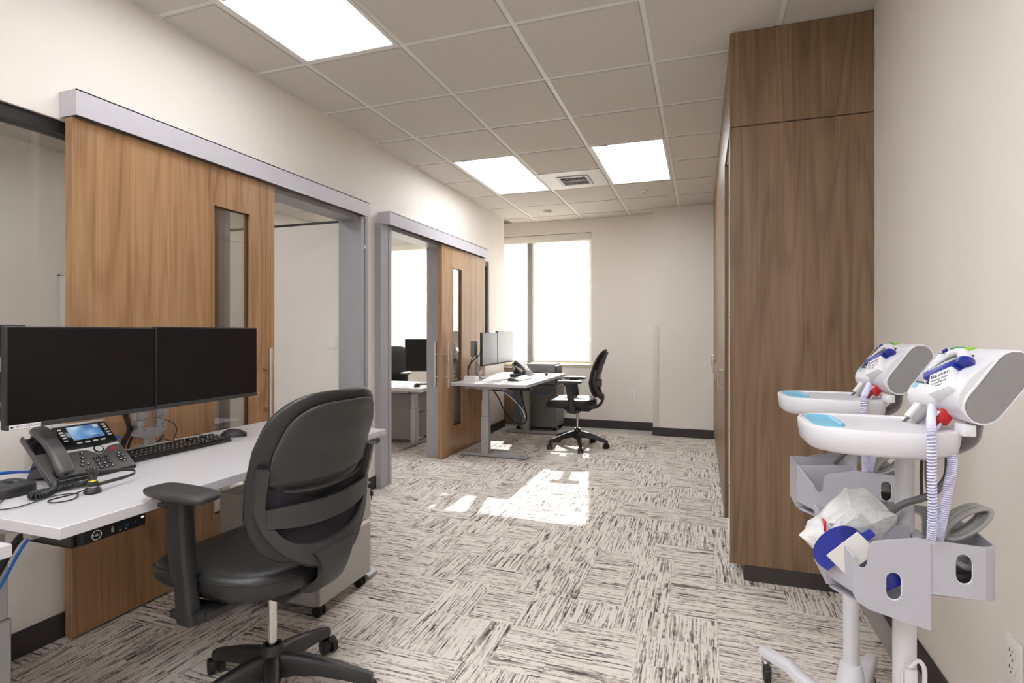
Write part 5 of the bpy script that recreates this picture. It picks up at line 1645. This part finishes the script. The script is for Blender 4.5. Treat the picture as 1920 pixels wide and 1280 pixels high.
    k1 = mp(0.014, -0.082, 0.056)
    B().obox(k1 + dn * 0.02, nx * 0.008, ax_ * 0.024, Vector((0, 0.010, 0)), 0.003).build('white_connector', MEDW, mon)
    B().tube(smooth_path([k1 + dn * 0.04, k1 + dn * 0.07, Vector((0.06, 0.07, 0.99)), Vector((0.045, 0.05, 0.9)), Vector((0.04, 0.04, 0.83))], 6), 0.0035, 8).build('dark_lead', DGREY, mon)
    k2 = mp(0.010, -0.088, -0.030)
    B().obox(k2 + dn * 0.012, nx * 0.013, ax_ * 0.016, Vector((0, 0.013, 0)), 0.003).obox(k2 + dn * 0.034 + nx * 0.004, nx * 0.008, ax_ * 0.012, Vector((0, 0.009, 0)), 0.002).build('red_connector', REDP, mon)
    B().obox(k2 + dn * 0.012 + nx * 0.0135, nx * 0.0005, ax_ * 0.006, Vector((0, 0.006, 0))).build('connector_label', STICK, mon)
    q = [k2 + dn * 0.03 + Vector((0, -0.012, 0)), k2 + dn * 0.034 + Vector((-0.01, -0.022, -0.004)), k2 + dn * 0.05 + Vector((-0.012, -0.024, -0.012))]
    B().tube(smooth_path(q, 5), 0.003, 6).build('white_lead', MEDW, mon)
    e = SC @ q[-1]
    cp = [e, Vector((0.050, -0.094, 0.985)), Vector((0.036, -0.118, 0.93)), Vector((0.026, -0.120, 0.87)), Vector((0.022, -0.102, 0.80))]
    B().tube(coil(cp, 0.0068, 0.0021, 62), 0.0021, 5).build('coiled_cord', CORDL, t)
    B().box(mp(0.0, -0.09, -0.075).x - 0.012, mp(0, -0.09, -0.075).x + 0.014, -0.090, -0.062, mc.z - 0.108, mc.z - 0.082, 0.003).build('id_tag', MEDW, mon)
    for ob in [mon] + list(mon.children):
        ob.data.transform(SC)
    # cable coil on the rear of the basket
    cl_ = B()
    for k in range(5):
        A_, B_ = 0.050 - 0.002 * k, 0.017 + 0.003 * (k % 2)
        cl_.tube([(0.088 + 0.72 * A_ * math.cos(2 * math.pi * j / 30) - 0.6 * B_ * math.sin(2 * math.pi * j / 30), -0.062 + 0.009 * k, 0.848 + 0.62 * A_ * math.cos(2 * math.pi * j / 30) + 0.8 * B_ * math.sin(2 * math.pi * j / 30)) for j in range(30)], 0.0048, 7, closed=True)
    cl_.build('cable_coil', GREYC, t)
    B().tube(smooth_path([(0.075, -0.01, 0.97), (0.06, -0.04, 0.93), (0.03, -0.045, 0.895), (-0.02, -0.05, 0.872), (-0.05, -0.03, 0.83)], 6), 0.007, 8).build('grey_lead', DGREY, t)
    # basket: near panel, far panel, front pocket, rear bin, floor, divider
    th = 0.0035
    zb, zt2 = 0.665, 0.826
    bk = B().prism([(-0.165, -0.075), (-0.13, -0.132), (0.005, -0.134), (0.005, 0.134), (-0.13, 0.132), (-0.165, 0.075)], 'z', 0.690, 0.694)
    bk.prism([(0.005, -0.132), (0.10, -0.124), (0.118, -0.10), (0.118, 0.10), (0.10, 0.124), (0.005, 0.132)], 'z', 0.722, 0.726)
    bas = bk.build('basket', MEDL, t, smooth=False)
    for s in (-1, 1):
        # side panel, high at the rear and cut down towards the front, oval hole
        out = [(-0.135, 0.045), (-0.128, 0.030), (-0.105, 0.016), (0.005, -0.008), (0.005, zt2 - zb + 0.004), (-0.020, zt2 - zb + 0.006), (-0.092, zt2 - zb - 0.008), (-0.1005, zt2 - zb - 0.012), (-0.105, zt2 - zb - 0.020), (-0.108, 0.105), (-0.112, 0.098), (-0.120, 0.097), (-0.135, 0.116)]
        hol = [(-0.060 + a, 0.068 + b2) for a, b2 in stadium(0.030, 0.056, 6)]
        B().plate(out, [hol], (0, s * 0.136, zb), (1, 0, 0), (0, 0, 1), -s * th if s > 0 else th).build('side_panel', MEDL, bas, smooth=False)
        rim_ = [Vector((-0.060 + a, s * 0.1365, zb + 0.068 + b2)) for a, b2 in stadium(0.030, 0.056, 6)]
        B().tube(rim_, 0.0018, 5, closed=True).build('hole_rim', MEDW, bas)
        # slanting corner panel to the front pocket
        p0 = Vector((-0.135, s * 0.136, 0)); p1 = Vector((-0.172, s * 0.070, 0))
        B().hull([p0 + Vector((0, 0, zb + 0.045)), p0 + Vector((0, 0, zb + 0.116)), p1 + Vector((0, 0, zb + 0.050)), p1 + Vector((0, 0, zt2 - 0.002)), p0 + Vector((0.004, 0, zb + 0.045)), p0 + Vector((0.004, 0, zb + 0.116)), p1 + Vector((0.004, 0, zb + 0.050)), p1 + Vector((0.004, 0, zt2 - 0.002))]).build('corner_panel', MEDL, bas, smooth=False)
        # inner divider walls of the front pockets
        B().hull([(-0.172, s * 0.068, zb + 0.03), (-0.172, s * 0.071, zb + 0.03), (-0.172, s * 0.068, zt2 - 0.002), (-0.172, s * 0.071, zt2 - 0.002), (-0.005, s * 0.050, zb + 0.03), (-0.005, s * 0.053, zb + 0.03), (-0.005, s * 0.050, zt2 + 0.004), (-0.005, s * 0.053, zt2 + 0.004)]).build('divider', MEDL, bas, smooth=False)
        # rear bin side
        hol2 = [(0.062 + a, 0.116 + b2) for a, b2 in stadium(0.030, 0.058, 6)]
        B().plate([(0.005, 0.062), (0.098, 0.062), (0.098, zt2 - zb), (0.005, zt2 - zb + 0.004)], [hol2], (0, s * 0.134, zb), (1, 0, 0), (0, 0, 1), -s * th if s > 0 else th).build('rear_side_panel', MEDL, bas, smooth=False)
        B().tube([Vector((0.062 + a, s * 0.1345, zb + 0.116 + b2)) for a, b2 in stadium(0.030, 0.058, 6)], 0.0018, 5, closed=True).build('hole_rim', MEDW, bas)
    B().hull([(-0.172, -0.07, zb + 0.030), (-0.172, 0.07, zb + 0.030), (-0.172, -0.07, zt2 - 0.002), (-0.172, 0.07, zt2 - 0.002), (-0.169, -0.07, zb + 0.03), (-0.169, 0.07, zb + 0.03), (-0.169, -0.07, zt2 - 0.002), (-0.169, 0.07, zt2 - 0.002)]).build('front_panel', MEDL, bas, smooth=False)
    cr = []
    for k in range(7):
        a = R(90 * k / 6)
        cr.append((0.098 + 0.024 * math.sin(a), -0.110 - 0.024 * math.cos(a)))
    cr2 = cr + [(x, -y) for x, y in cr[::-1]]
    secs = [[(x, y, zb + 0.062), (x, y, zt2), (x - (x - 0.05) / 0.072 * 0.0035, y * 0.972, zt2), (x - (x - 0.05) / 0.072 * 0.0035, y * 0.972, zb + 0.062)] for x, y in cr2]
    B().loft(secs).build('rear_wall', MEDL, bas, angle=50)
    B().box(0.002, 0.006, -0.133, 0.133, zb + 0.062, zt2 - 0.02).build('mid_wall', MEDL, bas, smooth=False)
    # things moulded or stowed in the rear bin: cuff hose and power brick
    B().box(0.030, 0.095, -0.118, -0.07, 0.727, 0.765, 0.004).build('power_brick', BLKP, bas)
    B().tube([(0.06 + 0.030 * math.cos(2 * math.pi * k / 24), -0.085 + 0.028 * math.sin(2 * math.pi * k / 24), 0.785 + 0.01 * math.sin(4 * math.pi * k / 24)) for k in range(24)], 0.006, 7, closed=True).tube([(0.06 + 0.033 * math.cos(2 * math.pi * k / 24), -0.08 + 0.03 * math.sin(2 * math.pi * k / 24), 0.80) for k in range(24)], 0.005, 7, closed=True).build('hose_loops', GREYC, bas)
    BS = Matrix.Diagonal((0.93, 0.93, 1, 1))
    for ob in [bas] + list(bas.children):
        ob.data.transform(BS)
    # hook on the lower pole
    B().tube(smooth_path([(-0.004, -0.024, 0.53), (0.0, -0.036, 0.535), (0.012, -0.038, 0.55), (0.024, -0.036, 0.535), (0.024, -0.036, 0.49)], 5), 0.0045, 7).tube(smooth_path([(-0.012, -0.026, 0.515), (-0.012, -0.03, 0.47), (-0.006, -0.03, 0.455)], 4), 0.003, 6).obox((0.004, -0.024, 0.505), (0.012, 0, 0), (0, 0.003, 0), (0, 0, 0.02), 0.002).build('cord_hook', MEDW, t)
    B().tube(smooth_path([(0.02, -0.038, 0.50), (0.036, -0.036, 0.47), (0.02, -0.034, 0.45), (0.01, -0.03, 0.41)], 5), 0.001, 5).build('hook_wire', GREYC, t)
    return t
ca1 = build_cart('white vital signs monitor cart nearest the camera with a stuffed plastic bag in its basket', (0.41, 1.38, 0), 0)
ca2 = dup(ca1, 'white vital signs monitor cart farther back, beside the wood cabinet end panel', (0.434, 1.928, 0), R(0))

# plastic bag with supplies in the nearer cart's front pocket
bag = thing('plastic_bag', 'crumpled clear plastic bag of supplies in the nearer cart basket', 'plastic bag', (0.315, 1.28, 0.75))
hp = [(0.205, 1.262, 0.790), (0.222, 1.275, 0.772), (0.245, 1.23, 0.765), (0.262, 1.225, 0.80), (0.24, 1.33, 0.80), (0.30, 1.31, 0.890), (0.335, 1.30, 0.885), (0.375, 1.25, 0.855), (0.385, 1.27, 0.82), (0.37, 1.34, 0.82), (0.28, 1.36, 0.82), (0.33, 1.255, 0.735), (0.26, 1.255, 0.74), (0.30, 1.252, 0.862)]
hp = [(x, y + 0.072, z - 0.004) for x, y, z in hp]
bb_ = B().hull(hp)
bmesh.ops.triangulate(bb_.bm, faces=bb_.bm.faces)
bmesh.ops.subdivide_edges(bb_.bm, edges=bb_.bm.edges, cuts=4, use_grid_fill=True)
for v in bb_.bm.verts:
    c = Vector((0.31, 1.32, 0.80))
    nn = noise.noise(v.co * 34) * 0.012 + abs(noise.noise(v.co * 70 + Vector((5, 2, 1)))) * 0.010
    v.co += (v.co - c).normalized() * nn
bb_.build('film', BAG, bag, world=True, angle=30)
# blue disc and white card showing at the bag's mouth
nrm = Vector((-0.24, -0.97, 0.04)).normalized()
uu = Vector((0.66, -0.12, 0.72)); uu = (uu - nrm * uu.dot(nrm)).normalized(); vv = nrm.cross(uu)
if vv.z < 0: vv = -vv
c0 = Vector((0.264, 1.279, 0.787))
dpts = [(0.054 * math.cos(math.pi * k / 24), 0.040 * math.sin(math.pi * k / 24) ** 0.8 - 0.006) for k in range(25)] + [(-0.050, -0.022), (0.045, -0.022)]
B().plate(dpts, [], c0 - nrm * 0.004, uu, vv, 0.003).build('blue_wrap', NAVY, bag, world=True)
cd = c0 + nrm * 0.003 + uu * 0.012 - vv * 0.022
B().obox(cd, uu * 0.040, vv * 0.024, nrm * 0.0012, 0.001, 1).build('white_card', CARD, bag, world=True)
B().obox(c0 + uu * 0.052 + vv * 0.006 - nrm * 0.004, uu * 0.030, vv * 0.016, nrm * 0.003, 0.001, 1).build('clear_sleeve', ACRYL, bag, world=True)
B().obox(c0 + uu * 0.058 - vv * 0.014 - nrm * 0.002, uu * 0.014, vv * 0.008, nrm * 0.003, 0.001, 1).build('blue_tab', NAVY, bag, world=True)
rd = thing('red_packet', 'small red packet at the front corner of the nearer cart basket', 'packet', (0.248, 1.325, 0.76))
B().box(0.246, 0.252, 1.315, 1.345, 0.76, 0.825, 0.001, 1).build('sleeve', REDP, rd, world=True)
B().box(0.2455, 0.2525, 1.314, 1.346, 0.755, 0.785).build('white_band', STICK, rd, world=True)
bp = thing('blue_packet', 'navy supply packet visible through the oval hole of the nearer basket', 'packet', (0.34, 1.29, 0.70))
B().obox((0.345, 1.275, 0.745), (0.030, 0.0, 0.020), (0, 0.012, 0), (-0.012, 0, 0.022), 0.002).build('pouch', NAVY, bp, world=True)
B().obox((0.345, 1.2625, 0.752), (0.020, 0.0, 0.0133), (0, 0.0003, 0), (-0.001, 0, 0.002)).build('print_line', STICK, bp, world=True)
